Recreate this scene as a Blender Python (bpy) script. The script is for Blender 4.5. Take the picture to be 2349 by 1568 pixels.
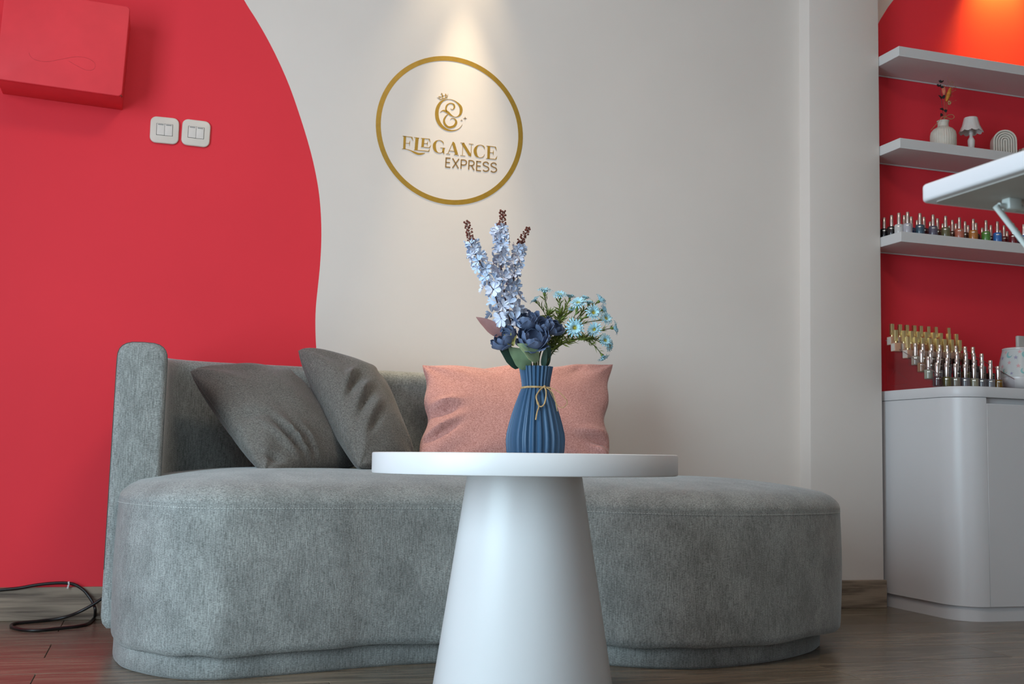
import bpy, bmesh, math, random
import numpy as np
from mathutils import Vector, Matrix, Quaternion, noise

for _o in list(bpy.data.objects):
    bpy.data.objects.remove(_o)
SC = bpy.context.scene
COL = SC.collection
R = math.radians
random.seed(7)

# ------------------------------------------------------------------ camera
F_PX, CX, CY = 2550.0, 1174.5, 784.0
PITCH, ROLL, YAW, CAM_H = R(6.0), R(1.43), R(17.6), 0.485

def _cam_rows():
    cp, sp, cr, sr = math.cos(PITCH), math.sin(PITCH), math.cos(ROLL), math.sin(ROLL)
    def t(x, y, z):
        y, z = y * cp + z * sp, -y * sp + z * cp
        return (x * cr - y * sr, x * sr + y * cr, z)
    cols = [t(math.cos(YAW), 0, math.sin(YAW)), t(-math.sin(YAW), 0, math.cos(YAW)), t(0, -1, 0)]
    return [Vector((cols[0][i], cols[1][i], cols[2][i])) for i in range(3)]   # right, down, forward in world axes
C_RIGHT, C_DOWN, C_FWD = _cam_rows()
C_POS = Vector((0, 0, CAM_H))

cam_data = bpy.data.cameras.new('camera')
cam = bpy.data.objects.new('camera', cam_data)
COL.objects.link(cam)
cam_data.sensor_width = 36.0
cam_data.sensor_fit = 'HORIZONTAL'
cam_data.lens = 36.0 * F_PX / 2349.0
cam_data.clip_start = 0.02
cam.matrix_world = Matrix(((C_RIGHT.x, -C_DOWN.x, -C_FWD.x, C_POS.x),
                           (C_RIGHT.y, -C_DOWN.y, -C_FWD.y, C_POS.y),
                           (C_RIGHT.z, -C_DOWN.z, -C_FWD.z, C_POS.z), (0, 0, 0, 1)))
cam_data.dof.use_dof = True
cam_data.dof.focus_distance = 2.45
cam_data.dof.aperture_fstop = 13.0
SC.camera = cam
SC.cycles.max_bounces = 6
SC.cycles.glossy_bounces = 3
SC.cycles.diffuse_bounces = 3
SC.cycles.adaptive_threshold = 0.04

# ------------------------------------------------------------------ world, daylight, exposure
world = bpy.data.worlds.new('daylight')
SC.world = world
world.use_nodes = True
world.node_tree.nodes['Background'].inputs[0].default_value = (0.75, 0.87, 1.0, 1)
world.node_tree.nodes['Background'].inputs[1].default_value = 0.9
SC.view_settings.view_transform = 'Standard'
SC.view_settings.look = 'None'
SC.view_settings.gamma = 1.0
SC.view_settings.use_curve_mapping = False
SC.view_settings.exposure = 0.04

def area_light(name, loc, target, sx, sy, power, col, spread=180):
    l = bpy.data.lights.new(name, 'AREA')
    l.shape = 'RECTANGLE'; l.size = sx; l.size_y = sy; l.energy = power; l.color = col; l.spread = R(spread)
    o = bpy.data.objects.new(name, l); COL.objects.link(o)
    o.location = loc
    o.rotation_euler = (Vector(target) - Vector(loc)).to_track_quat('-Z', 'Z').to_euler()
    return o
# daylight coming in through the two windows of the room (window_1 in the left wall, window_2 in the front wall)
area_light('daylight_left_window', (-1.66, 0.80, 1.02), (0, 0.80, 0.95), 2.0, 1.95, 98, (0.66, 0.88, 1.0))
area_light('daylight_front_window', (0.0, -2.42, 1.42), (0.1, 0, 1.40), 3.0, 2.1, 10, (0.70, 0.88, 1.0))
# warm overhead fill, added out of view; its panel fixture follows further down
FILL_PANELS = ((0.70, 1.35),)
for _x, _y in FILL_PANELS:
    area_light('added_warm_fill', (_x, _y, 2.715), (_x, _y, 0), 0.56, 0.56, 14, (1.0, 0.80, 0.62))

def spot(name, loc, target, power, col, size, blend, rad):
    l = bpy.data.lights.new(name, 'SPOT')
    l.energy = power; l.color = col; l.spot_size = R(size); l.spot_blend = blend; l.shadow_soft_size = rad
    o = bpy.data.objects.new(name, l); COL.objects.link(o)
    o.location = loc
    o.rotation_euler = (Vector(target) - Vector(loc)).to_track_quat('-Z', 'Y').to_euler()
    return o

# ------------------------------------------------------------------ pixel -> point on a plane of the room
def ray(px, py):
    return C_RIGHT * (px - CX) + C_DOWN * (py - CY) + C_FWD * F_PX
def at(px, py, y):
    d = ray(px, py); return C_POS + d * (y / d.y)
def atz(px, py, z=0.0):
    d = ray(px, py); return C_POS + d * ((z - CAM_H) / d.z)
def atx(px, py, x):
    d = ray(px, py); return C_POS + d * (x / d.x)

# ------------------------------------------------------------------ helpers: objects
def tag(o, label=None, cat=None, group=None, kind=None):
    if label: o['label'] = label
    if cat: o['category'] = cat
    if group: o['group'] = group
    if kind: o['kind'] = kind
    return o
def thing(name, loc, label, cat, group=None, rot=None):
    o = bpy.data.objects.new(name, None); COL.objects.link(o)
    o.empty_display_size = 0.05
    o.location = loc
    if rot: o.rotation_euler = rot
    return tag(o, label, cat, group)
def finish(me, mats, angle=38):
    if not isinstance(mats, (list, tuple)): mats = [mats]
    for m in mats: me.materials.append(m)
    me.polygons.foreach_set('use_smooth', [True] * len(me.polygons))
    if angle: me.set_sharp_from_angle(angle=R(angle))
    me.update()
    return me
def mesh(name, vf, mats, angle=38):
    v, f = vf
    me = bpy.data.meshes.new(name)
    me.from_pydata([tuple(p) for p in v], [], f)
    me.update()
    return finish(me, mats, angle)
def put(name, me, parent=None, loc=(0, 0, 0), rot=None, scale=None, matrix=None):
    o = bpy.data.objects.new(name, me); COL.objects.link(o)
    if parent is not None: o.parent = parent
    if matrix is not None:
        o.matrix_local = matrix
    else:
        o.location = loc
        if rot is not None: o.rotation_euler = rot
        if scale is not None: o.scale = scale if hasattr(scale, '__len__') else (scale,) * 3
    return o
def obj(name, vf, mats, parent=None, loc=(0, 0, 0), rot=None, angle=38):
    """vf in the parent's local frame"""
    return put(name, mesh(name, vf, mats, angle), parent, loc, rot)
def wobj(name, vf, mats, parent, angle=38):
    """vf in world coordinates, parent an unrotated Empty or mesh at a known location"""
    base = Vector((0, 0, 0)); p = parent
    while p is not None:
        base += p.location; p = p.parent
    return obj(name, ([Vector(v) - base for v in vf[0]], vf[1]), mats, parent, angle=angle)
def copy_tree(o, parent=None):
    c = o.copy(); COL.objects.link(c)
    if parent is not None:
        c.parent = parent
    for ch in list(o.children): copy_tree(ch, c)
    return c

# ------------------------------------------------------------------ helpers: shapes (return verts, faces)
def join(*vfs):
    V, Fc = [], []
    for v, f in vfs:
        n = len(V); V.extend([Vector(p) for p in v]); Fc.extend([tuple(i + n for i in q) for q in f])
    return V, Fc
def xf(vf, m):
    return [m @ Vector(p) for p in vf[0]], vf[1]
def mv(vf, d):
    d = Vector(d); return [Vector(p) + d for p in vf[0]], vf[1]
def box(x0, x1, y0, y1, z0, z1, bev=0.0, seg=2):
    bm = bmesh.new()
    bmesh.ops.create_cube(bm, size=1)
    for v in bm.verts:
        v.co = Vector(((x0 + x1) / 2 + v.co.x * (x1 - x0), (y0 + y1) / 2 + v.co.y * (y1 - y0), (z0 + z1) / 2 + v.co.z * (z1 - z0)))
    if bev > 0:
        bmesh.ops.bevel(bm, geom=bm.edges[:], offset=bev, segments=seg, affect='EDGES', profile=0.5)
    bm.verts.index_update()
    r = ([v.co.copy() for v in bm.verts], [tuple(v.index for v in f.verts) for f in bm.faces])
    bm.free()
    return r
def lathe(prof, n=32, cap0=True, cap1=True, fn=None):
    V, Fc = [], []
    for r, z in prof:
        for i in range(n):
            a = 2 * math.pi * i / n
            rr = r * (fn(a, z) if fn else 1)
            V.append(Vector((rr * math.cos(a), rr * math.sin(a), z)))
    for k in range(len(prof) - 1):
        for i in range(n):
            j = (i + 1) % n
            Fc.append((k * n + i, k * n + j, (k + 1) * n + j, (k + 1) * n + i))
    if cap0: Fc.append(tuple(reversed(range(n))))
    if cap1: Fc.append(tuple(range((len(prof) - 1) * n, len(prof) * n)))
    return V, Fc
def catmull(pts, n=8, closed=False):
    P = [np.array(p, float) for p in pts]; out = []
    m = len(P)
    rng = range(m) if closed else range(m - 1)
    for i in rng:
        p0 = P[(i - 1) % m] if closed else P[max(i - 1, 0)]
        p1 = P[i]; p2 = P[(i + 1) % m]
        p3 = P[(i + 2) % m] if closed else P[min(i + 2, m - 1)]
        for k in range(n):
            t = k / n
            out.append(0.5 * ((2 * p1) + (-p0 + p2) * t + (2 * p0 - 5 * p1 + 4 * p2 - p3) * t * t + (-p0 + 3 * p1 - 3 * p2 + p3) * t ** 3))
    if not closed: out.append(P[-1])
    return out
def tube(pts, rad, n=8, closed=False, caps=True):
    P = [Vector(p) for p in pts]; m = len(P)
    rads = rad if hasattr(rad, '__len__') else [rad] * m
    V, Fc = [], []
    tprev = None; nrm = None
    for i in range(m):
        if closed: t = P[(i + 1) % m] - P[i - 1]
        else: t = P[min(i + 1, m - 1)] - P[max(i - 1, 0)]
        t = t.normalized() if t.length > 1e-9 else (tprev or Vector((0, 0, 1)))
        if nrm is None:
            nrm = t.orthogonal().normalized()
        else:
            q = tprev.rotation_difference(t); nrm = (q @ nrm); nrm = (nrm - t * nrm.dot(t)).normalized()
        b = t.cross(nrm)
        for k in range(n):
            a = 2 * math.pi * k / n
            V.append(P[i] + (nrm * math.cos(a) + b * math.sin(a)) * rads[i])
        tprev = t
    rng = m if closed else m - 1
    for i in range(rng):
        i2 = (i + 1) % m
        for k in range(n):
            k2 = (k + 1) % n
            Fc.append((i * n + k, i * n + k2, i2 * n + k2, i2 * n + k))
    if caps and not closed:
        Fc.append(tuple(reversed(range(n)))); Fc.append(tuple(range((m - 1) * n, m * n)))
    return V, Fc
def ball(c, r, u=10, v=6, sq=(1, 1, 1)):
    prof = [(max(math.sin(math.pi * k / v), 1e-3) * r, -math.cos(math.pi * k / v) * r) for k in range(v + 1)]
    V, Fc = lathe(prof, u)
    return [Vector((p.x * sq[0], p.y * sq[1], p.z * sq[2])) + Vector(c) for p in V], Fc
def prism(poly, y0, y1):
    """poly: (x, z) outline counter-clockwise seen from -y; extruded y0 (front) .. y1 (back)"""
    n = len(poly)
    V = [Vector((p[0], y0, p[1])) for p in poly] + [Vector((p[0], y1, p[1])) for p in poly]
    Fc = [tuple(range(n)), tuple(reversed(range(n, 2 * n)))]
    for i in range(n):
        j = (i + 1) % n
        Fc.append((j, i, i + n, j + n))
    return V, Fc
def slab(poly, z0, z1, bev=0.0, seg=2):
    """poly: (x, y) outline CCW seen from above"""
    n = len(poly)
    rings = []
    P = [np.array(p, float) for p in poly]
    def off(d):
        out = []
        for i in range(n):
            a, b, c = P[i - 1], P[i], P[(i + 1) % n]
            e1 = (b - a) / (np.linalg.norm(b - a) + 1e-9); e2 = (c - b) / (np.linalg.norm(c - b) + 1e-9)
            nn = np.array([e1[1] + e2[1], -e1[0] - e2[0]]); nn /= (np.linalg.norm(nn) + 1e-9)
            out.append(b - nn * d)
        return out
    prof = []
    if bev > 0:
        for k in range(seg + 1):
            a = math.pi / 2 * k / seg; prof.append((bev * (1 - math.sin(a)), z0 + bev * (1 - math.cos(a))))
        for k in range(seg + 1):
            a = math.pi / 2 * k / seg; prof.append((bev * (1 - math.cos(a)), z1 - bev * (1 - math.sin(a))))
    else:
        prof = [(0, z0), (0, z1)]
    V, Fc = [], []
    for d, z in prof:
        for p in (off(d) if d > 0 else P): V.append(Vector((p[0], p[1], z)))
    for k in range(len(prof) - 1):
        for i in range(n):
            j = (i + 1) % n
            Fc.append((k * n + i, k * n + j, (k + 1) * n + j, (k + 1) * n + i))
    Fc.append(tuple(reversed(range(n)))); Fc.append(tuple(range((len(prof) - 1) * n, len(prof) * n)))
    return V, Fc
def rrect(x0, x1, y0, y1, r, n=6):
    out = []
    for cx, cy, a0 in ((x1 - r, y0 + r, -90), (x1 - r, y1 - r, 0), (x0 + r, y1 - r, 90), (x0 + r, y0 + r, 180)):
        for k in range(n + 1):
            a = R(a0 + 90 * k / n); out.append((cx + r * math.cos(a), cy + r * math.sin(a)))
    return out

# ------------------------------------------------------------------ materials
def srgb(r, g, b):
    f = lambda c: (c / 255 / 12.92) if c <= 10 else ((c / 255 + 0.055) / 1.055) ** 2.4
    return (f(r), f(g), f(b))
def mat(name, col, rough=0.5, metal=0.0, spec=0.5, var=0.0, vscale=8.0, bump=0.0, bscale=200.0, stretch=None, coat=0.0, sheen=0.0, trans=0.0, coords='Object'):
    m = bpy.data.materials.new(name); m.use_nodes = True
    nt = m.node_tree; b = nt.nodes['Principled BSDF']
    b.inputs['Base Color'].default_value = (*col, 1)
    b.inputs['Roughness'].default_value = rough
    b.inputs['Metallic'].default_value = metal
    b.inputs['Specular IOR Level'].default_value = spec
    if coat: b.inputs['Coat Weight'].default_value = coat; b.inputs['Coat Roughness'].default_value = 0.08
    if sheen: b.inputs['Sheen Weight'].default_value = sheen; b.inputs['Sheen Roughness'].default_value = 0.5
    if trans: b.inputs['Transmission Weight'].default_value = trans
    tc = nt.nodes.new('ShaderNodeTexCoord')
    src = tc.outputs[coords]
    if stretch:
        mp = nt.nodes.new('ShaderNodeMapping'); mp.inputs['Scale'].default_value = stretch
        nt.links.new(src, mp.inputs['Vector']); src = mp.outputs['Vector']
    if var:
        n = nt.nodes.new('ShaderNodeTexNoise'); n.inputs['Scale'].default_value = vscale; n.inputs['Detail'].default_value = 4
        nt.links.new(src, n.inputs['Vector'])
        mr = nt.nodes.new('ShaderNodeMapRange')
        mr.inputs['From Min'].default_value = 0.3; mr.inputs['From Max'].default_value = 0.7
        mr.inputs['To Min'].default_value = 1 - var; mr.inputs['To Max'].default_value = 1 + var
        nt.links.new(n.outputs['Fac'], mr.inputs['Value'])
        mx = nt.nodes.new('ShaderNodeMix'); mx.data_type = 'RGBA'; mx.blend_type = 'MULTIPLY'
        mx.inputs[0].default_value = 1.0; mx.inputs[6].default_value = (*col, 1)
        nt.links.new(mr.outputs['Result'], mx.inputs[7])
        nt.links.new(mx.outputs[2], b.inputs['Base Color'])
    if bump:
        n2 = nt.nodes.new('ShaderNodeTexNoise'); n2.inputs['Scale'].default_value = bscale; n2.inputs['Detail'].default_value = 3
        nt.links.new(src, n2.inputs['Vector'])
        bp = nt.nodes.new('ShaderNodeBump'); bp.inputs['Strength'].default_value = bump; bp.inputs['Distance'].default_value = 0.002
        nt.links.new(n2.outputs['Fac'], bp.inputs['Height'])
        nt.links.new(bp.outputs['Normal'], b.inputs['Normal'])
    return m
def fabric(name, col, light, var=0.12, bump=0.5, mott=14.0, sheen=0.3):
    """woven upholstery: mottled pile, fine light and dark threads"""
    m = bpy.data.materials.new(name); m.use_nodes = True
    nt = m.node_tree; b = nt.nodes['Principled BSDF']; L = nt.links.new
    tc = nt.nodes.new('ShaderNodeTexCoord')
    def nz(scale, stretch, detail=2):
        mp = nt.nodes.new('ShaderNodeMapping'); mp.inputs['Scale'].default_value = stretch
        L(tc.outputs['Object'], mp.inputs['Vector'])
        n = nt.nodes.new('ShaderNodeTexNoise'); n.inputs['Scale'].default_value = scale; n.inputs['Detail'].default_value = detail
        L(mp.outputs['Vector'], n.inputs['Vector']); return n.outputs['Fac']
    a = nz(430, (1.6, 1.6, 0.10)); c = nz(430, (0.5, 0.5, 1.4)); d = nz(mott, (1, 1, 0.8), 5)
    ad = nt.nodes.new('ShaderNodeMath'); ad.operation = 'ADD'; L(a, ad.inputs[0]); L(c, ad.inputs[1])
    mr = nt.nodes.new('ShaderNodeMapRange'); L(ad.outputs[0], mr.inputs['Value'])
    mr.inputs['From Min'].default_value = 0.75; mr.inputs['From Max'].default_value = 1.25
    mx = nt.nodes.new('ShaderNodeMix'); mx.data_type = 'RGBA'
    mx.inputs[6].default_value = (*[x * 0.72 for x in col], 1); mx.inputs[7].default_value = (*light, 1)
    L(mr.outputs['Result'], mx.inputs[0])
    m2 = nt.nodes.new('ShaderNodeMapRange'); L(d, m2.inputs['Value'])
    m2.inputs['From Min'].default_value = 0.3; m2.inputs['From Max'].default_value = 0.7
    m2.inputs['To Min'].default_value = 1 - var; m2.inputs['To Max'].default_value = 1 + var
    mu = nt.nodes.new('ShaderNodeMix'); mu.data_type = 'RGBA'; mu.blend_type = 'MULTIPLY'; mu.inputs[0].default_value = 1
    L(mx.outputs[2], mu.inputs[6]); L(m2.outputs['Result'], mu.inputs[7])
    L(mu.outputs[2], b.inputs['Base Color'])
    b.inputs['Roughness'].default_value = 0.9
    b.inputs['Specular IOR Level'].default_value = 0.25
    b.inputs['Sheen Weight'].default_value = sheen
    b.inputs['Sheen Roughness'].default_value = 0.38
    b.inputs['Sheen Tint'].default_value = (0.95, 0.99, 1.0, 1)
    bp = nt.nodes.new('ShaderNodeBump'); bp.inputs['Strength'].default_value = bump; bp.inputs['Distance'].default_value = 0.0012
    L(ad.outputs[0], bp.inputs['Height']); L(bp.outputs['Normal'], b.inputs['Normal'])
    return m
def wood(name, c0, c1, rough, random_tint=True, ring=3.0, coat=0.0):
    m = bpy.data.materials.new(name); m.use_nodes = True
    nt = m.node_tree; b = nt.nodes['Principled BSDF']; L = nt.links.new
    tc = nt.nodes.new('ShaderNodeTexCoord'); oi = nt.nodes.new('ShaderNodeObjectInfo')
    sh = nt.nodes.new('ShaderNodeVectorMath'); sh.operation = 'MULTIPLY_ADD'
    cmb = nt.nodes.new('ShaderNodeCombineXYZ')
    L(oi.outputs['Random'], cmb.inputs[0]); L(oi.outputs['Random'], cmb.inputs[1])
    L(cmb.outputs[0], sh.inputs[0]); sh.inputs[1].default_value = (13, 7, 0); L(tc.outputs['Object'], sh.inputs[2])
    mp = nt.nodes.new('ShaderNodeMapping'); mp.inputs['Scale'].default_value = (1.2, 11, 11)
    L(sh.outputs[0], mp.inputs['Vector'])
    n = nt.nodes.new('ShaderNodeTexNoise'); n.inputs['Scale'].default_value = ring; n.inputs['Detail'].default_value = 6; n.inputs['Distortion'].default_value = 1.4
    L(mp.outputs['Vector'], n.inputs['Vector'])
    mp2 = nt.nodes.new('ShaderNodeMapping'); mp2.inputs['Scale'].default_value = (4, 150, 150)
    L(sh.outputs[0], mp2.inputs['Vector'])
    n2 = nt.nodes.new('ShaderNodeTexNoise'); n2.inputs['Scale'].default_value = 2.0; n2.inputs['Detail'].default_value = 3
    L(mp2.outputs['Vector'], n2.inputs['Vector'])
    ad = nt.nodes.new('ShaderNodeMath'); ad.operation = 'MULTIPLY_ADD'; L(n2.outputs['Fac'], ad.inputs[0]); ad.inputs[1].default_value = 0.4; L(n.outputs['Fac'], ad.inputs[2])
    cr = nt.nodes.new('ShaderNodeValToRGB'); L(ad.outputs[0], cr.inputs['Fac'])
    cr.color_ramp.elements[0].position = 0.48; cr.color_ramp.elements[0].color = (*c0, 1)
    cr.color_ramp.elements[1].position = 0.9; cr.color_ramp.elements[1].color = (*c1, 1)
    out = cr.outputs[0]
    if random_tint:
        mr = nt.nodes.new('ShaderNodeMapRange'); L(oi.outputs['Random'], mr.inputs['Value'])
        mr.inputs['To Min'].default_value = 0.85; mr.inputs['To Max'].default_value = 1.12
        mu = nt.nodes.new('ShaderNodeMix'); mu.data_type = 'RGBA'; mu.blend_type = 'MULTIPLY'; mu.inputs[0].default_value = 1
        L(out, mu.inputs[6]); L(mr.outputs['Result'], mu.inputs[7]); out = mu.outputs[2]
    L(out, b.inputs['Base Color'])
    b.inputs['Roughness'].default_value = rough
    if coat: b.inputs['Coat Weight'].default_value = coat; b.inputs['Coat Roughness'].default_value = 0.12
    bp = nt.nodes.new('ShaderNodeBump'); bp.inputs['Strength'].default_value = 0.12; bp.inputs['Distance'].default_value = 0.001
    L(n2.outputs['Fac'], bp.inputs['Height']); L(bp.outputs['Normal'], b.inputs['Normal'])
    return m
def acrylic(name, tint, gloss=0.08):
    m = bpy.data.materials.new(name); m.use_nodes = True
    nt = m.node_tree; L = nt.links.new
    nt.nodes.remove(nt.nodes['Principled BSDF'])
    out = nt.nodes['Material Output']
    tr = nt.nodes.new('ShaderNodeBsdfTransparent'); tr.inputs[0].default_value = (*tint, 1)
    gl = nt.nodes.new('ShaderNodeBsdfGlossy'); gl.inputs['Roughness'].default_value = 0.04
    fr = nt.nodes.new('ShaderNodeLayerWeight'); fr.inputs[0].default_value = 0.5
    pw = nt.nodes.new('ShaderNodeMath'); pw.operation = 'POWER'; pw.inputs[1].default_value = 4.0
    L(fr.outputs['Facing'], pw.inputs[0])
    ad = nt.nodes.new('ShaderNodeMath'); ad.operation = 'MULTIPLY_ADD'; ad.inputs[1].default_value = 0.45; ad.inputs[2].default_value = gloss * 0.15
    L(pw.outputs[0], ad.inputs[0])
    mx = nt.nodes.new('ShaderNodeMixShader'); L(ad.outputs[0], mx.inputs[0]); L(tr.outputs[0], mx.inputs[1]); L(gl.outputs[0], mx.inputs[2])
    L(mx.outputs[0], out.inputs[0])
    return m

M_WHITE = mat('wall_white_paint', (0.76, 0.69, 0.64), 0.7, spec=0.2, var=0.025, vscale=2.5, bump=0.10, bscale=45)
M_RED = mat('wall_red_paint', (0.80, 0.040, 0.058), 0.6, spec=0.18, var=0.03, vscale=2.0, bump=0.10, bscale=45)
M_REDBOX = mat('red_painted_metal', (0.80, 0.045, 0.06), 0.5, spec=0.3, var=0.06, vscale=10, bump=0.06, bscale=60)
M_BROWN = mat('unseen_wall_dark_brown', (0.34, 0.27, 0.22), 0.7, var=0.03, vscale=3)  # for the unseen right and front walls, kept dark to cut bounced fill light
M_CEIL = mat('ceiling_paint', (0.80, 0.78, 0.75), 0.8, var=0.02, vscale=3)
M_PLANK = wood('floor_plank_wood', (0.085, 0.064, 0.045), (0.25, 0.195, 0.14), 0.26, coat=0.0)
M_FLOOR = mat('floor_base', (0.05, 0.038, 0.03), 0.5, var=0.2, vscale=6)
M_BASE = wood('baseboard_wood', (0.080, 0.054, 0.038), (0.29, 0.22, 0.16), 0.45, ring=1.5)
M_BASE.node_tree.nodes['Color Ramp'].color_ramp.elements[1].position = 0.78
M_SOFA = fabric('sofa_fabric', (0.205, 0.215, 0.208), (0.350, 0.366, 0.356), var=0.19, sheen=0.45)
M_PILLOW = fabric('grey_pillow_fabric', (0.115, 0.106, 0.095), (0.205, 0.192, 0.175), var=0.08, mott=9)
M_PINK = fabric('pink_pillow_fabric', (0.49, 0.21, 0.185), (0.62, 0.335, 0.305), var=0.07, mott=9)
M_THREAD = mat('pale_thread', (0.62, 0.64, 0.62), 0.8, var=0.1, vscale=100)
M_SEAM = mat('dark_seam', (0.075, 0.075, 0.07), 0.9, var=0.1, vscale=100)
M_TABLE = mat('white_lacquer', (0.70, 0.70, 0.71), 0.36, var=0.01, vscale=4)
M_CAB = mat('cabinet_white_laminate', (0.66, 0.655, 0.67), 0.34, var=0.01, vscale=4)
M_SHELF = mat('shelf_white_laminate', (0.66, 0.645, 0.64), 0.45, var=0.015, vscale=5)
M_DARK = mat('dark_gap', (0.02, 0.02, 0.02), 0.8, var=0.1, vscale=30)

# ------------------------------------------------------------------ the room
WALL_Y, PIL_Y, ALC_Y = 3.45, 3.385, 3.475
PX0, PX1 = 2.173, 2.468
XL, XR, YF, ZC = -1.75, 4.1, -2.5, 2.75

def plane_wall(name, rects, m, y, t=0.12):
    return None

# back wall: red paint on the left, white on the right, meeting along a waved line
edge_px = [(500, -110), (560, 0), (588, 45), (615, 92), (640, 142), (665, 200), (690, 272), (710, 338), (723, 392), (732, 445), (736.5, 500), (737, 555), (734, 610), (729, 660), (725, 700), (723.5, 740), (725, 790), (730, 840), (745, 920), (770, 1010), (790, 1100)]
edge = [at(px, py, WALL_Y) for px, py in edge_px]
edge = [Vector((p[0], WALL_Y, p[1])) for p in catmull([(e.x, e.z) for e in edge], 5)]
top_x = edge[0].x - 0.35
edge = [Vector((top_x - 0.25, WALL_Y, ZC)), Vector((top_x, WALL_Y, ZC - 0.3))] + edge + [Vector((edge[-1].x + 0.04, WALL_Y, 0))]
def wall_back():
    V, Fc, mi = [], [], []
    n = len(edge)
    V += edge
    V += [Vector((XL, WALL_Y, e.z)) for e in edge]
    V += [Vector((PX0 + 0.1, WALL_Y, e.z)) for e in edge]
    for i in range(n - 1):
        Fc.append((i, i + 1, n + i + 1, n + i)); mi.append(0)
        Fc.append((i + 1, i, 2 * n + i, 2 * n + i + 1)); mi.append(1)
    b = len(V)
    V += [Vector((XL, WALL_Y + 0.15, 0)), Vector((PX0 + 0.1, WALL_Y + 0.15, 0)), Vector((PX0 + 0.1, WALL_Y + 0.15, ZC)), Vector((XL, WALL_Y + 0.15, ZC))]
    Fc.append((b + 1, b, b + 3, b + 2)); mi.append(1)
    me = bpy.data.meshes.new('wall_back'); me.from_pydata([tuple(v) for v in V], [], Fc); me.update()
    finish(me, [M_RED, M_WHITE], 20)
    me.polygons.foreach_set('material_index', mi)
    o = put('wall_back', me); tag(o, 'white back wall with a waved field of red paint', None, None, 'structure')
wall_back()

def struct(name, vf, m, label=None, angle=30):
    o = obj(name, vf, m, angle=angle); tag(o, label, None, None, 'structure'); return o
struct('wall_pillar', box(PX0, PX1, PIL_Y, ALC_Y + 0.12, 0, ZC, 0.003, 2), M_WHITE, 'slim white pillar between the back wall and the alcove')
# alcove wall: red arch on white
def wall_alcove():
    c = at(2345, 330, ALC_Y); a = at(2018, 47, ALC_Y); b2 = at(2049, 0, ALC_Y)
    # circle through a, b2 with horizontal position of c as its axis
    cx = c.x + 0.02
    # |a-(cx,cz)| = |b-(cx,cz)|
    cz = ((b2.x - cx) ** 2 - (a.x - cx) ** 2 + b2.z ** 2 - a.z ** 2) / (2 * (b2.z - a.z))
    r = math.hypot(a.x - cx, a.z - cz)
    pts = []
    a0 = math.asin(max(-1, min(1, (a.z - 0.12 - cz) / r)))
    left = [Vector((cx - r * math.cos(t), ALC_Y, cz + r * math.sin(t))) for t in [a0 + (math.pi / 2 - a0) * k / 14 for k in range(15)]]
    right = [Vector((2 * cx - p.x, ALC_Y, p.z)) for p in reversed(left[:-1])]
    arc = [p for p in left + right if p.x <= XR and p.z < ZC - 0.01]
    x0 = PX1 - 0.05
    arc = [p for p in arc if p.x > x0]
    arc = [Vector((x0, ALC_Y, arc[0].z - (arc[0].x - x0) * 1.5))] + arc + [Vector((XR, ALC_Y, arc[-1].z))] if arc[-1].x < XR - 1e-3 else [Vector((x0, ALC_Y, arc[0].z - (arc[0].x - x0) * 1.5))] + arc
    V, Fc, mi = [], [], []
    n = len(arc)
    V += arc + [Vector((p.x, ALC_Y, 0)) for p in arc] + [Vector((p.x, ALC_Y, ZC)) for p in arc]
    for i in range(n - 1):
        Fc.append((i, n + i, n + i + 1, i + 1)); mi.append(0)
        Fc.append((i, i + 1, 2 * n + i + 1, 2 * n + i)); mi.append(1)
    me = bpy.data.meshes.new('wall_alcove'); me.from_pydata([tuple(v) for v in V], [], Fc); me.update()
    finish(me, [M_RED, M_WHITE], 20); me.polygons.foreach_set('material_index', mi)
    tag(put('wall_alcove', me), 'red painted alcove wall behind the shelves', None, None, 'structure')
wall_alcove()
struct('ceiling', box(XL, XR, YF, ALC_Y + 0.1, ZC, ZC + 0.1), M_CEIL, 'plain pale ceiling')
struct('wall_right', box(XR, XR + 0.1, YF, ALC_Y + 0.1, 0, ZC), M_BROWN, 'brown side wall beyond the alcove')
# left wall: red parapet below a wide window, white pier and lintel around it
WY0, WY1, WZ0, WZ1 = -0.25, 1.85, 0.04, 2.12
struct('wall_left', join(box(XL - 0.1, XL, YF, WALL_Y, 0, WZ0), box(XL - 0.1, XL, WY1, WALL_Y, WZ0, WZ1), box(XL - 0.1, XL, YF, WY0, WZ0, WZ1), box(XL - 0.1, XL, YF, WALL_Y, WZ1, ZC)), M_RED, 'red side wall with a wide window')
FX0, FX1, FZ0, FZ1 = -1.55, 1.55, 0.3, 2.55
struct('wall_front', join(box(XL, XR, YF - 0.1, YF, 0, FZ0), box(XL, FX0, YF - 0.1, YF, FZ0, FZ1), box(FX1, XR, YF - 0.1, YF, FZ0, FZ1), box(XL, XR, YF - 0.1, YF, FZ1, ZC)), M_BROWN, 'brown front wall with the shop window')
M_FRAME = mat('window_frame', (0.5, 0.5, 0.5), 0.4, var=0.02)
M_GLASS = acrylic('window_glass', (0.97, 0.99, 0.98))
def window(name, axis, a0, a1, z0, z1, pos):
    def bx(p0, p1, q0, q1, d=0.03):
        return box(pos - d, pos + d, p0, p1, q0, q1, 0.004) if axis == 'y' else box(p0, p1, pos - d, pos + d, q0, q1, 0.004)
    w = 0.05; mid = (a0 + a1) / 2
    o = obj(name, join(bx(a0, a1, z0, z0 + w), bx(a0, a1, z1 - w, z1), bx(a0, a0 + w, z0 + w, z1 - w), bx(a1 - w, a1, z0 + w, z1 - w), bx(mid - w / 2, mid + w / 2, z0 + w, z1 - w)), M_FRAME)
    tag(o, 'window frame with two clear panes', None, None, 'structure')
    for p0, p1 in ((a0 + w, mid - w / 2), (mid + w / 2, a1 - w)):
        obj('pane', bx(p0, p1, z0 + w, z1 - w, 0.003), M_GLASS, o)
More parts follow.
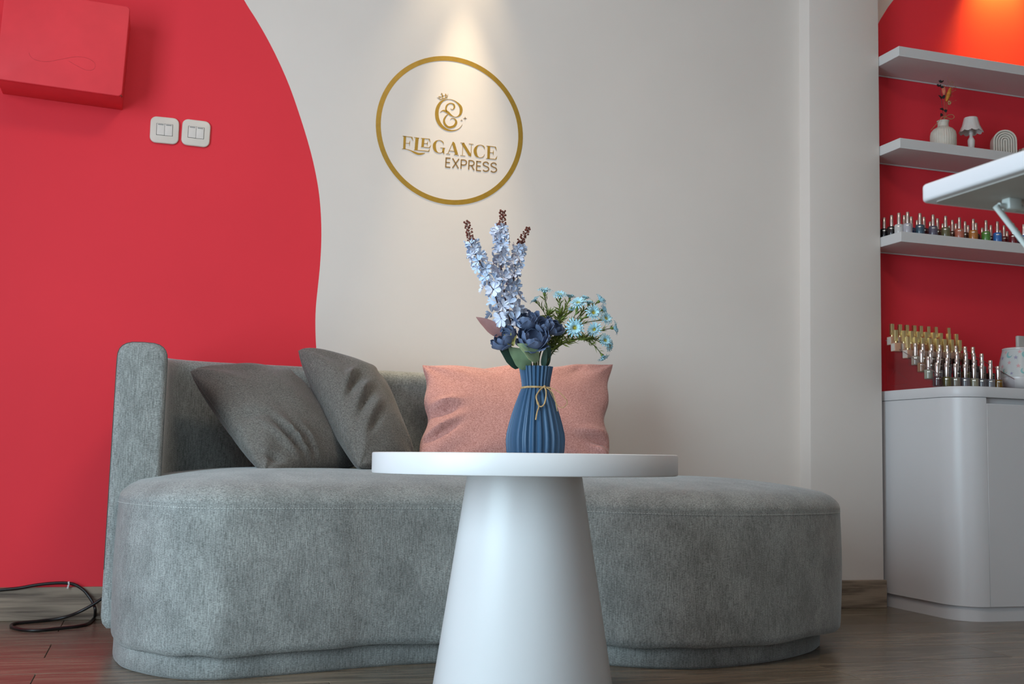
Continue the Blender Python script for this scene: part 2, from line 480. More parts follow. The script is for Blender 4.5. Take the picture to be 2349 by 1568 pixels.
window('window_1', 'y', WY0, WY1, WZ0, WZ1, XL - 0.05)
window('window_2', 'x', FX0, FX1, FZ0, FZ1, YF - 0.05)

# floor with separate planks
floor = struct('floor', box(XL - 0.1, XR + 0.1, YF - 0.1, ALC_Y + 0.15, -0.08, -0.008), M_FLOOR, 'grey brown wood plank floor with a low shine')
PW, PL = 0.1955, 1.2
row_edges = [WALL_Y + 0.03] + [3.037 + PW - PW * k for k in range(0, 13)]
plank_me = {}
for ri in range(len(row_edges) - 1):
    y1, y0 = row_edges[ri], row_edges[ri + 1]
    w = round(y1 - y0 - 0.0016, 4)
    off = -0.217 if ri % 2 == 0 else -0.217 - PL / 2
    x = off - PL * 2
    while x < XR:
        L0, L1 = max(x, XL), min(x + PL, XR)
        if L1 - L0 > 0.05:
            key = (w, round(L1 - L0, 3))
            if key not in plank_me:
                hw, hl = w / 2, (L1 - L0) / 2 - 0.0008
                plank_me[key] = mesh('plank', box(-hl, hl, -hw, hw, -0.008, 0.0, 0.0009, 1), M_PLANK, 25)
            p = put('plank', plank_me[key], floor, ((L0 + L1) / 2, (y0 + y1) / 2, 0))
        x += PL
# continuation of the floor towards the front of the room
y_end = row_edges[-1]
pf = mesh('floor_front', box(XL, XR, YF, y_end - 0.001, -0.008, 0.0), M_PLANK, 25)
pfo = put('plank_field', pf, floor); pfo['kind'] = 'stuff'

# baseboards
BH = at(100, 1346.5, WALL_Y - 0.012).z
BH2 = at(1970, 1330.3, PIL_Y - 0.012).z
for i, (x0, x1) in enumerate(((XL, -0.62), (-0.62, 0.58), (0.58, 1.78), (1.78, PX0))):
    if i == 0:
        bb = struct('baseboard_back', box(x0, x1 - 0.001, WALL_Y - 0.012, WALL_Y + 0.001, 0.0, BH, 0.0015, 1), M_BASE, 'wood skirting along the back wall')
    else:
        obj('board', box(x0, x1 - 0.001, WALL_Y - 0.012, WALL_Y + 0.001, 0.0, BH, 0.0015, 1), M_BASE, bb)
struct('baseboard_pillar', box(PX0 - 0.012, PX1 + 0.004, PIL_Y - 0.012, PIL_Y + 0.001, 0.0, BH2, 0.0015, 1), M_BASE, 'wood skirting at the foot of the pillar')

# ------------------------------------------------------------------ sofa
def build_sofa():
    root = thing('chaise_sofa', (0.9, 2.95, 0), 'grey fabric curved chaise sofa with a low wrapped backrest along the wall', 'sofa')
    plinth = [(-0.070, 2.92), (-0.055, 2.72), (0.0, 2.605), (0.065, 2.535), (0.13, 2.508), (0.20, 2.512), (0.386, 2.560), (0.501, 2.594), (0.661, 2.618), (0.85, 2.60), (1.0, 2.555), (1.10, 2.490), (1.191, 2.447), (1.28, 2.438), (1.40, 2.462), (1.54, 2.518), (1.695, 2.621), (1.785, 2.75), (1.82, 2.95), (1.79, 3.15), (1.68, 3.28), (1.45, 3.345), (0.9, 3.35), (0.2, 3.35), (0.0, 3.28), (-0.06, 3.12)]
    body = [(-0.078, 2.92), (-0.066, 2.72), (-0.012, 2.595), (0.055, 2.515), (0.12, 2.484), (0.20, 2.486), (0.386, 2.532), (0.501, 2.568), (0.661, 2.590), (0.85, 2.575), (0.99, 2.53), (1.085, 2.465), (1.18, 2.418), (1.28, 2.408), (1.41, 2.430), (1.56, 2.482), (1.735, 2.585), (1.835, 2.725), (1.888, 2.93), (1.86, 3.15), (1.74, 3.30), (1.48, 3.37), (0.9, 3.375), (0.2, 3.375), (-0.01, 3.30), (-0.07, 3.12)]
    cp = catmull(plinth, 8, True); cb = catmull(body, 8, True)
    n = len(cb)
    def normals(c):
        out = []
        for i in range(len(c)):
            t = c[(i + 1) % len(c)] - c[i - 1]; t = t / (np.linalg.norm(t) + 1e-9)
            out.append(np.array([t[1], -t[0]]))
        return out
    nb = normals(cb)
    def spine(p): return np.array([min(max(p[0], 0.35), 1.45), 2.93])
    def ring(c, nn, d): return [c[i] - nn[i] * d for i in range(len(c))]
    def loft(rings, cap_bottom=True, cap_top=True):
        V, Fc = [], []
        m = len(rings[0][0])
        for pts, z in rings:
            for i, p in enumerate(pts):
                V.append(Vector((p[0], p[1], z[i] if hasattr(z, '__len__') else z)))
        for k in range(len(rings) - 1):
            for i in range(m):
                j = (i + 1) % m
                Fc.append((k * m + i, k * m + j, (k + 1) * m + j, (k + 1) * m + i))
        if cap_bottom: Fc.append(tuple(reversed(range(m))))
        if cap_top: Fc.append(tuple(range((len(rings) - 1) * m, len(rings) * m)))
        return V, Fc
    # plinth
    npn = normals(cp)
    wobj('plinth', loft([(ring(cp, npn, 0.006), 0.0), (cp, 0.006), (cp, 0.045), (ring(cp, npn, 0.01), 0.058)]), M_SOFA, root, 50)
    # upholstered base: slightly uneven lower hem
    hem = [0.052 + 0.0035 * math.sin(i * 0.37) * math.sin(i * 0.11 + 1) for i in range(n)]
    rings = [(ring(cb, nb, 0.030), [z + 0.006 for z in hem]), (ring(cb, nb, 0.008), hem), (ring(cb, nb, 0.0015), [z + 0.007 for z in hem]), (cb, [z + 0.02 for z in hem])]
    for k in range(1, 7):
        z = 0.08 + (0.355 - 0.08) * k / 6
        pts = [cb[i] + nb[i] * 0.004 * math.sin(math.pi * k / 6) for i in range(n)]
        rings.append((pts, z))
    rings.append((ring(cb, nb, 0.0), 0.3722))
    rings.append((ring(cb, nb, 0.004), 0.3735))
    base = wobj('seat_base', loft(rings), M_SOFA, root, 60)
    # seat cushion top, domed
    tr = [(ring(cb, nb, 0.004), 0.3715), (ring(cb, nb, 0.0006), 0.3728), (ring(cb, nb, 0.0006), 0.376), (ring(cb, nb, 0.003), 0.384), (ring(cb, nb, 0.011), 0.394), (ring(cb, nb, 0.026), 0.4055), (ring(cb, nb, 0.046), 0.4155)]
    last = ring(cb, nb, 0.046)
    for k in range(1, 9):
        t = k / 8.0
        pts = [last[i] + (spine(last[i]) - last[i]) * (t * 0.97) for i in range(n)]
        tr.append((pts, 0.4155 + 0.0335 * (1 - (1 - t) ** 2.2)))
    seat = wobj('seat_top', loft(tr), M_SOFA, root, 60)
    # contrast stitching under the rim, dash by dash
    V, Fc = [], []
    acc = 0.0
    L = [0.0]
    for i in range(n): L.append(L[-1] + float(np.linalg.norm(cb[(i + 1) % n] - cb[i])))
    s = 0.0
    while s < L[-1] - 0.01:
        i = max(k for k in range(n) if L[k] <= s)
        def pt(ss):
            ii = max(k for k in range(n) if L[k] <= ss); t = (ss - L[ii]) / (L[ii + 1] - L[ii] + 1e-9)
            return cb[ii] * (1 - t) + cb[(ii + 1) % n] * t, nb[ii]
        a, na = pt(s); b, nb2 = pt(min(s + 0.0042, L[-1] - 1e-4))
        if a[1] < 2.9:
            zc = 0.3640
            t3 = tube([(a[0] + na[0] * 0.0006, a[1] + na[1] * 0.0006, zc), ((a[0] + b[0]) / 2 + na[0] * 0.0011, (a[1] + b[1]) / 2 + na[1] * 0.0011, zc), (b[0] + nb2[0] * 0.0006, b[1] + nb2[1] * 0.0006, zc)], 0.00055, 4)
            o = len(V); V += t3[0]; Fc += [tuple(q + o for q in f) for f in t3[1]]
        s += 0.0068
    st = wobj('seam_stitching', (V, Fc), M_THREAD, root); st['label'] = 'pale dashed stitching'; st['kind'] = 'stuff'
    # wrapped backrest
    path = [(-0.040, 2.80), (-0.042, 2.95), (-0.040, 3.10), (-0.022, 3.21), (0.03, 3.285), (0.13, 3.325), (0.30, 3.335), (0.6, 3.335), (0.9, 3.335), (1.16, 3.335)]
    pc = catmull(path, 8)
    half, z0, z1 = 0.058, 0.070, 0.742
    # section (offset along outward normal, z): up the inside, over the top, down the outside
    def section(ins):
        h = half - ins; r0 = min(0.032, h); zt = z1 - ins; zb = z0 + ins
        out = [(-h + 0.012, zb), (-h, zb + 0.012)]
        out += [(-h, zb + (zt - zb) * k / 5) for k in range(1, 5)]
        for k in range(13):
            a = math.pi * k / 12
            # low arch: soft corners with a slightly crowned top
            out.append((-h * math.copysign(abs(math.cos(a)) ** 0.62, math.cos(a)), zt - 0.045 + 0.045 * (math.sin(a) ** 0.72 if 0 < k < 12 else 0)))
        out += [(h, zb + (zt - zb) * k / 5) for k in (4, 3, 2, 1)]
        out += [(h, zb + 0.03), (h - 0.004, zb + 0.012), (h - 0.014, zb)]
        return out
    V, Fc = [], []
    stations = []
    m = len(pc)
    for i in range(m):
        t = pc[min(i + 1, m - 1)] - pc[max(i - 1, 0)]; t = t / np.linalg.norm(t)
        stations.append((pc[i], t))
    t0 = stations[0][1]; tn = stations[-1][1]
    full = [(stations[0][0] - t0 * 0.012, t0, 0.014), (stations[0][0] - t0 * 0.009, t0, 0.006), (stations[0][0] - t0 * 0.002, t0, 0.001)] + [(p, t, 0.0) for p, t in stations] + [(stations[-1][0] + tn * 0.004, tn, 0.001), (stations[-1][0] + tn * 0.011, tn, 0.008), (stations[-1][0] + tn * 0.013, tn, 0.016)]
    ns = len(section(0))
    for p, t, ins in full:
        nrm = np.array([-t[1], t[0]])     # left of travel = outer side
        for o, z in section(ins):
            q = p + nrm * o; V.append(Vector((q[0], q[1], z)))
    for k in range(len(full) - 1):
        for i in range(ns):
            j = (i + 1) % ns
            Fc.append((k * ns + i, (k + 1) * ns + i, (k + 1) * ns + j, k * ns + j))
    Fc.append(tuple(range(ns))); Fc.append(tuple(reversed(range((len(full) - 1) * ns, len(full) * ns))))
    back = wobj('backrest', (V, Fc), M_SOFA, root, 60)
    # seams: around the front panel of the arm, and along the crown
    p, t, _ = full[2]
    nrm = np.array([-t[1], t[0]])
    loop = []
    for o, z in section(0.0005)[1:-3]:
        q = p + nrm * o * 1.005 - t * 0.001
        loop.append((q[0], q[1], z))
    wobj('arm_seam', tube(loop, 0.0006, 5), M_SEAM, back)
    crown = []
    for p, t in stations[1:]:
        nrm = np.array([-t[1], t[0]]); q = p + nrm * (-0.0455)
        crown.append((q[0], q[1], z1 - 0.0235))
    wobj('crown_seam', tube(crown, 0.0007, 5), M_SEAM, back)
build_sofa()

# ------------------------------------------------------------------ round table
TBL = Vector((0.7045, 2.096, 0.0))
TILT = R(0.80)
tilt_axis = Vector((C_FWD.x, C_FWD.y, 0)).normalized()
TBL_ROT = Matrix.Rotation(-TILT, 4, tilt_axis)
def build_table():
    root = thing('round_side_table', TBL, 'round white pedestal table with a tapered conical foot in front of the sofa', 'table')
    root.rotation_euler = TBL_ROT.to_euler()
    top = lathe([(0.0005, 0.4555), (0.296, 0.4555), (0.299, 0.4565), (0.300, 0.459), (0.300, 0.493), (0.2993, 0.495), (0.2975, 0.496), (0.0005, 0.496)], 128)
    obj('table_top', top, M_TABLE, root)
    ped = lathe([(0.1795, 0.0), (0.1810, 0.004), (0.1135, 0.452), (0.1135, 0.4556)], 96)
    obj('pedestal', ped, M_TABLE, root)
build_table()

# ------------------------------------------------------------------ cushions
def pillow(name, corners, thick, m, label, pinch=0.07, seed=0, n=64, wr=0.008, group=None, folds=(), corner=0.055, wave=0.0):
    A, B, C, D = [Vector(c) for c in corners]          # TL, TR, BR, BL
    N = (D - A).cross(B - A).normalized()
    if N.dot(C_POS - A) < 0: N = -N
    base = (A + B + C + D) / 4
    V, Fc = [], []
    def pos(s, t, side):
        ss = s * (1 - pinch * (1 - t * t)); tt = t * (1 - pinch * (1 - s * s))
        u, v = (ss + 1) / 2, (tt + 1) / 2
        k_ = 1 - corner * (s * s * t * t) ** 2
        u, v = 0.5 + (u - 0.5) * k_, 0.5 + (v - 0.5) * k_
        v -= wave * (s * s * t * t < 2) * math.sin(s * 9.0 + seed) * max(0.0, -t) ** 3 * (1 - s * s); u += wave * 0.6 * math.sin(t * 8.0 + seed * 2) * abs(s) ** 3 * math.copysign(1, s) * (1 - t * t)
        p = (A * (1 - u) + B * u) * (1 - v) + (D * (1 - u) + C * u) * v
        e = max(0.0, (1 - s * s) * (1 - t * t))
        th = thick * e ** 0.42
        rim = e ** 0.25
        w = 0.0
        for ci, (cs, ct) in enumerate(((-1, -1), (1, -1), (1, 1), (-1, 1))):
            ds, dt = s - cs, t - ct
            rho = math.hypot(ds, dt); ph = math.atan2(dt, ds)
            w += math.sin(ph * 7.0 + seed * 1.7 + ci * 2.1) * math.exp(-(rho / 0.75) ** 2) * 0.9
        w += 1.1 * noise.noise(Vector((s * 1.7 + seed, t * 1.7, side * 3.1 + seed)))
        for fs, ft, fa, fl, fw, amp in folds:        # short pressed folds: centre, angle, half length, half width, amount
            ds, dt = s - fs, t - ft
            al = ds * math.cos(fa) + dt * math.sin(fa); ac = -ds * math.sin(fa) + dt * math.cos(fa)
            w += amp * math.exp(-(al / fl) ** 2 - (ac / fw) ** 2)
        return p + N * side * (th + wr * w * rim * (1 if side > 0 else 0.3))
    for side in (1, -1):
        for i in range(n + 1):
            for j in range(n + 1):
                s, t = math.sin(math.pi / 2 * (2 * i / n - 1)), math.sin(math.pi / 2 * (2 * j / n - 1))
                V.append(pos(s, t, side) - base)
    k = (n + 1) ** 2
    for i in range(n):
        for j in range(n):
            a = i * (n + 1) + j
            Fc.append((a, a + 1, a + n + 2, a + n + 1)); Fc.append((k + a, k + a + n + 1, k + a + n + 2, k + a + 1))
    me = bpy.data.meshes.new(name); me.from_pydata([tuple(v) for v in V], [], Fc)
    bm = bmesh.new(); bm.from_mesh(me); bmesh.ops.remove_doubles(bm, verts=bm.verts, dist=1e-5); bmesh.ops.recalc_face_normals(bm, faces=bm.faces); bm.to_mesh(me); bm.free()
    finish(me, m, 70)
    root = put(name, me, None, base)
    tag(root, label, 'cushion', group)
    # closing seam round the edge
    ring = []
    for t in range(4 * n):
        q, r = divmod(t, n); f = math.sin(math.pi / 2 * (2 * r / n - 1))
        s_, t_ = ((f, -1), (1, f), (-f, 1), (-1, -f))[q]
        ring.append(pos(s_, t_, 1) - base)
    obj('edge_seam', tube(ring, 0.0013, 5, closed=True), m, root)
    return root
FA = R(-35)
pillow('grey_cushion', (at(426, 846, 3.13), at(668, 848, 3.17), at(835, 1066, 3.06), at(606, 1094, 2.80)), 0.078, M_PILLOW,
       'dark grey square cushion slumped in the inner corner of the backrest', 0.02, 1, group='grey cushions on the sofa',
       folds=((-0.45, 0.70, R(60), 0.30, 0.05, 2.2), (-0.32, 0.66, R(66), 0.30, 0.045, -2.6), (-0.20, 0.72, R(72), 0.30, 0.05, 2.4), (-0.08, 0.70, R(80), 0.28, 0.045, -2.4), (0.06, 0.76, R(84), 0.25, 0.05, 2.0), (-0.75, 0.85, R(30), 0.15, 0.05, -3.0), (-0.75, 0.2, R(15), 0.25, 0.07, -1.6)))
pillow('grey_cushion', (at(676, 796, 3.19), at(866, 850, 3.20), at(956, 1064, 2.99), at(824, 1078, 2.86)), 0.080, M_PILLOW,
       'dark grey square cushion propped upright against the middle of the backrest', 0.015, 4, group='grey cushions on the sofa',
       folds=((-0.40, -0.25, R(-32), 0.35, 0.05, 2.4), (-0.36, -0.12, R(-32), 0.40, 0.045, -2.6), (-0.30, 0.05, R(-30), 0.42, 0.05, 2.4), (-0.26, 0.18, R(-30), 0.40, 0.045, -2.4), (-0.22, 0.36, R(-26), 0.36, 0.05, 2.2), (-0.2, 0.5, R(-26), 0.36, 0.045, -1.8)))
pillow('pink_cushion', (at(970, 838, 3.17), at(1405, 836, 3.17), at(1405, 1086, 2.97), at(950, 1086, 2.97)), 0.065, M_PINK,
       'salmon pink oblong cushion behind the blue vase', 0.075, 2, wr=0.007, corner=0.0, wave=0.02,
       folds=((-0.86, -0.15, R(-12), 0.16, 0.06, 3.4), (-0.87, 0.02, R(-8), 0.16, 0.055, -3.4), (-0.88, 0.30, R(-40), 0.20, 0.06, 3.6), (-0.84, 0.42, R(-40), 0.18, 0.05, -3.0), (0.88, 0.55, R(14), 0.16, 0.05, -4.0), (0.84, 0.40, R(-6), 0.2, 0.06, 2.4), (0.9, 0.7, R(20), 0.14, 0.05, 3.0), (-0.35, -0.9, R(60), 0.12, 0.04, -2.0), (0.62, -0.85, R(115), 0.14, 0.05, -1.6)))

# ------------------------------------------------------------------ pleated vase with a twine bow
M_VASE = mat('blue_matte_ceramic', (0.027, 0.082, 0.165), 0.5, var=0.05, vscale=12)
M_TWINE = mat('jute_twine', (0.42, 0.28, 0.13), 0.9, var=0.25, vscale=160, bump=0.6, bscale=500)
PXM = 1.0 / F_PX * 2.213         # metres per pixel at the vase
VO = TBL_ROT @ Vector((0.0200 * math.cos(YAW) - 0.0, -0.0265 * math.sin(YAW), 0.496))
VASE = TBL + VO
YV = VASE.y
def build_vase():
    root = thing('pleated_vase', VASE, 'blue pleated vase with a twine bow, holding artificial flowers', 'vase')
    root.rotation_euler = TBL_ROT.to_euler()
    NP = 24
    def pl(a, z):
        x = (a * NP / (2 * math.pi)) % 1.0
        saw = (x / 0.30) if x < 0.30 else (1.0 if x < 0.55 else (1 - (x - 0.55) / 0.20 if x < 0.75 else 0.0))
        amp = 0.105 if z > 0.004 else 0.09
        return 1 - amp * (1 - saw)
    prof = [(0.0560, 0.0), (0.0572, 0.003), (0.0584, 0.014), (0.0590, 0.027), (0.0578, 0.040), (0.0535, 0.058), (0.0478, 0.078), (0.0415, 0.097), (0.0350, 0.1145), (0.0300, 0.1265), (0.0280, 0.1315), (0.0286, 0.140), (0.0305, 0.152), (0.0334, 0.168), (0.0343, 0.1725), (0.0322, 0.1715), (0.0285, 0.155), (0.0255, 0.135), (0.025, 0.12), (0.0005, 0.118)]
    obj('vase_body', lathe(prof, NP * 10, True, True, pl), M_VASE, root, angle=22)
    toc = -Vector((C_FWD.x, C_FWD.y, 0)).normalized(); rt = Vector((C_RIGHT.x, C_RIGHT.y, 0)).normalized()
    # twine: two turns round the neck, then loops and tails hanging at the front
    turns = []
    for k in range(40):
        a = 2 * math.pi * k / 20
        turns.append((0.0292 * math.cos(a), 0.0292 * math.sin(a), 0.1285 + 0.0015 * (k / 20) + 0.0006 * math.sin(a * 2)))
    tw = obj('twine', tube(turns, 0.0014, 6), M_TWINE, root)
    def L(px, py, d):                     # pixel seen on the photograph -> point of the bow, d in front of the vase axis
        return rt * ((px - 1228) * PXM) + toc * d + Vector((0, 0, (1037 - py) * PXM))
    def strand(pts, r=0.0014):
        return tube([Vector(p) for p in catmull([tuple(L(*p)) for p in pts], 6)], r, 6)
    bow = join(strand([(1246, 886, .029), (1236, 894, .034), (1229, 908, .038), (1231, 925, .043), (1238, 932, .046), (1246, 926, .045), (1250, 908, .04), (1250, 895, .034), (1247, 887, .03)]),
               strand([(1244, 887, .030), (1232, 900, .036), (1228, 912, .04), (1234, 930, .046), (1230, 945, .05), (1227, 962, .054)]),
               strand([(1250, 887, .028), (1262, 889, .03), (1280, 898, .03), (1294, 912, .028), (1299, 922, .024), (1290, 932, .022), (1278, 928, .022), (1268, 912, .024), (1258, 893, .028)], 0.0008),
               strand([(1250, 888, .03), (1262, 896, .034), (1270, 912, .036), (1273, 928, .038), (1276, 942, .04)], 0.0009),
               ball(L(1247, 886, .031), 0.0028, 8, 6))
    obj('bow', bow, M_TWINE, root)
build_vase()

# ------------------------------------------------------------------ flowers in the vase
M_STEM = mat('stem_green', (0.075, 0.095, 0.030), 0.6, var=0.2, vscale=60)
M_STEMD = mat('stem_dark', (0.07, 0.030, 0.025), 0.6, var=0.2, vscale=60)
M_BUD = mat('rust_bud', (0.145, 0.035, 0.022), 0.55, var=0.2, vscale=150)
M_FLORET = mat('pale_blue_petal', (0.52, 0.63, 0.82), 0.65, var=0.14, vscale=18, trans=0.0)
M_FLORET2 = mat('lilac_white_petal', (0.64, 0.68, 0.81), 0.65, var=0.1, vscale=18)
M_PEONY = mat('slate_blue_petal', (0.105, 0.145, 0.25), 0.7, var=0.28, vscale=45, bump=0.25, bscale=160, stretch=(1, 1, 0.4))
M_ASTER = mat('aqua_petal', (0.33, 0.58, 0.68), 0.65, var=0.10, vscale=60)
M_YELLOW = mat('yellow_stamen', (0.62, 0.50, 0.035), 0.6, var=0.15, vscale=200)
M_BLADE = mat('fine_leaf_green', (0.15, 0.20, 0.028), 0.6, var=0.25, vscale=40)
M_LEAF = mat('sage_leaf', (0.21, 0.31, 0.18), 0.6, var=0.14, vscale=40)
M_LEAF2 = mat('light_sage_leaf', (0.26, 0.36, 0.21), 0.6, var=0.14, vscale=40)
M_LEAFD = mat('dark_leaf', (0.030, 0.070, 0.050), 0.55, var=0.2, vscale=40)
M_LEAFR = mat('dusky_pink_leaf', (0.36, 0.18, 0.17), 0.6, var=0.15, vscale=40)
M_LEAFY = mat('olive_leaf', (0.22, 0.20, 0.045), 0.6, var=0.2, vscale=60)
TOC = -C_FWD
def P(px, py, d=0.0):             # d: metres nearer the camera than the vase axis
    return at(px, py, YV - d)
def frame(axis, up=None):
    z = Vector(axis).normalized(); u = Vector(up) if up else (Vector((0, 0, 1)) if abs(z.z) < 0.95 else Vector((1, 0, 0)))
    x = (u - z * u.dot(z)).normalized(); y = z.cross(x)
    return Matrix((x, y, z)).transposed().to_4x4()
def leaf_vf(base, tip, width, nrm, curl=0.15, n=7, wav=0.0, heart=0.0):
    base, tip = Vector(base), Vector(tip); d = tip - base; ln = d.length; d.normalize()
    nn = Vector(nrm); nn = (nn - d * nn.dot(d)).normalized(); s = d.cross(nn)
    V, Fc = [], []
    for i in range(n + 1):
        t = i / n
        w = width * 0.5 * (math.sin(math.pi * min(1, t ** (0.62 + heart * -0.2) * 1.0)) ** 0.8 if 0 < t < 1 else 0.03)
        for k in (-2, -1, 0, 1, 2):
            q = k / 2
            V.append(base + d * ln * t + s * w * q + nn * (curl * ln * (4 * t * (1 - t)) * 0.35 - abs(q) * -0.18 * w + wav * w * math.sin(t * 17 + q * 3) * abs(q)))
    for i in range(n):
        for k in range(4):
            a = i * 5 + k; Fc.append((a, a + 1, a + 6, a + 5))
    return V, Fc
def solid(vf, th=0.0006):
    """give a sheet a little thickness"""
    bm = bmesh.new(); vs = [bm.verts.new(v) for v in vf[0]]
    for f in vf[1]: bm.faces.new([vs[i] for i in f])
    bmesh.ops.recalc_face_normals(bm, faces=bm.faces)
    bmesh.ops.solidify(bm, geom=bm.faces[:], thickness=th)
    bm.verts.index_update()
    r = ([v.co.copy() for v in bm.verts], [tuple(v.index for v in f.verts) for f in bm.faces]); bm.free()
    return r
MOUTH = P(1228, 842)
# -- delphinium spikes
def floret_vf(seed, npet=5):
    rnd = random.Random(seed); out = []
    for k in range(npet):
        a0 = 2 * math.pi * k / npet + rnd.uniform(-.15, .15)
        V, Fc = [], []
        lift = rnd.uniform(0.25, 0.55)
        for i in range(4):
            r = (0.10, 0.42, 0.78, 1.0)[i]; w = (0.11, 0.46, 0.80, 0.50)[i]
            for j in range(4):
                q = (j / 3 - 0.5) * 2
                rr = r * (1 - 0.08 * abs(q) - (0.10 if (i == 3 and j in (1, 2) and False) else 0)) 
                a = a0 + q * w * 0.75 / max(r, 0.25) * 0.55
                z = lift * r ** 1.2 * (1 - 0.35 * r) + 0.10 * q * q * r + 0.11 * math.sin(4 * q + seed + k) * r
                V.append(Vector((rr * math.cos(a), rr * math.sin(a), z)))
        for i in range(3):
            for j in range(3):
                p = i * 4 + j; Fc.append((p, p + 1, p + 5, p + 4))
        out.append((V, Fc))
    return join(*out)
floret_mes = [mesh('floret', floret_vf(s, 5 + (s % 2)), [M_FLORET, M_FLORET2][s % 2], 60) for s in range(6)]
def delphinium(spine, y_from, y_to, tip, label, count, seed, rad):
    rnd = random.Random(seed)
    root = thing('delphinium_stem', MOUTH - Vector((0, 0, 0.05)), label, 'flower', 'pale blue flower spikes in the vase')
    pts = catmull([tuple(MOUTH - Vector((0, 0, 0.045)))] + [tuple(P(*s)) for s in spine], 8)
    pts = [Vector(p) for p in pts]
    wobj('stem', tube(pts, [0.0017 - 0.0009 * i / len(pts) for i in range(len(pts))], 6), M_STEMD, root)
    z0, z1 = P(spine[0][0], y_from).z, P(spine[0][0], y_to).z
    seg = [p for p in pts if z0 - 1e-4 <= p.z <= z1 + 1e-4]
    for k in range(count):
        t = (k + 0.5) / count
        f = t * (len(seg) - 1); i = int(f); p = seg[i].lerp(seg[min(i + 1, len(seg) - 1)], f - i)
        ax = (seg[min(i + 1, len(seg) - 1)] - seg[max(i - 1, 0)]).normalized()
        ang = k * 2.399 + seed
        side = ax.orthogonal().normalized(); side.rotate(Quaternion(ax, ang))
        d = (side + ax * rnd.uniform(-0.2, 1.0) + Vector((rnd.uniform(-.4, .4), rnd.uniform(-.4, .4), rnd.uniform(-.4, .4)))).normalized()
        r = rad * (1.0 - 0.35 * t) * rnd.uniform(0.85, 1.15)
        c = p + side * r * rnd.uniform(0.35, 1.0)
        m = Matrix.Translation(c - root.location) @ frame(d) @ Matrix.Rotation(rnd.uniform(0, 6), 4, 'Z') @ Matrix.Scale(r, 4)
        put('floret', rnd.choice(floret_mes), root, matrix=m)
    # rust coloured buds at the tip
    parts = []
    tp = [Vector(p) for p in catmull([tuple(P(*s)) for s in tip], 6)]
    parts.append(tube(tp, 0.0008, 5))
    for k in range(30):
        f = k / 29 * (len(tp) - 1); i = int(f); p = tp[i].lerp(tp[min(i + 1, len(tp) - 1)], f - i)
        a = k * 2.4 + seed; ln = 0.0090 * (1 - 0.4 * k / 30) * rnd.uniform(.7, 1.2)
        d = (C_RIGHT * math.cos(a) + TOC * math.sin(a) * 0.8 + Vector((0, 0, 0.55))).normalized()
        e = p + d * ln
        parts.append(tube([p, e], 0.0007, 4)); parts.append(ball(e, 0.0021 * rnd.uniform(.8, 1.25), 6, 4))
    wobj('bud_cluster', join(*parts), M_BUD, root)
delphinium([(1195, 800, .0), (1160, 750, .004), (1133, 670, .01), (1108, 615, .01), (1090, 580, .008), (1081, 556, .006)], 748, 556, [(1081, 556, .006), (1076, 535, .006), (1071, 511, .006)],
           'pale blue delphinium spike leaning furthest left in the vase', 38, 1, 0.0170)
delphinium([(1205, 800, -.004), (1172, 740, .0), (1155, 660, -.004), (1148, 590, -.004), (1150, 545, -.002), (1151, 522, .0)], 752, 522, [(1151, 522, .0), (1152, 505, .0), (1153, 486, .0)],
           'tallest pale blue delphinium spike in the middle of the three', 42, 2, 0.0180)
delphinium([(1212, 800, -.012), (1186, 735, -.014), (1177, 670, -.014), (1180, 620, -.014), (1188, 580, -.014), (1193, 560, -.012)], 735, 562, [(1193, 562, -.012), (1202, 545, -.012), (1212, 524, -.012)],
           'greyish blue delphinium spike on the right of the three, behind the others', 34, 3, 0.0160)

# -- peonies
def petal_vf(Rr, th1, hw, seed, open_=0.0):
    V, Fc = [], []
    nu, nv = 6, 7
    for i in range(nv + 1):
        v = i / nv; th = 0.12 + (th1 - 0.12) * v
        w = hw * (math.sin(math.pi * (0.12 + 0.80 * v)) ** 0.7)
        for j in range(nu + 1):
            u = 2 * j / nu - 1
            ph = u * w
            edge = 1 + 0.05 * math.sin(u * 5 + seed) * v + open_ * v * v * 0.6 + 0.05 * (v ** 3)
            tt = th - 0.10 * u * u * v
            V.append(Vector((Rr * edge * math.sin(tt) * math.cos(ph), Rr * edge * math.sin(tt) * math.sin(ph), Rr * (1 - math.cos(tt)) - open_ * v * v * Rr * 0.3)))
    for i in range(nv):
        for j in range(nu):
            a = i * (nu + 1) + j; Fc.append((a, a + 1, a + nu + 2, a + nu + 1))
    return solid((V, Fc), 0.02 * 1)
petal_mes = {}
for key, (Rr, th1, hw, op) in dict(inner=(0.62, 2.45, 0.95, 0.0), mid=(0.80, 2.15, 0.80, 0.0), outer=(1.0, 1.75, 0.72, 0.05), droop=(1.05, 1.25, 0.62, 0.35)).items():
    petal_mes[key] = [mesh('petal', petal_vf(Rr, th1, hw, s * 1.3, op), M_PEONY, 50) for s in range(3)]
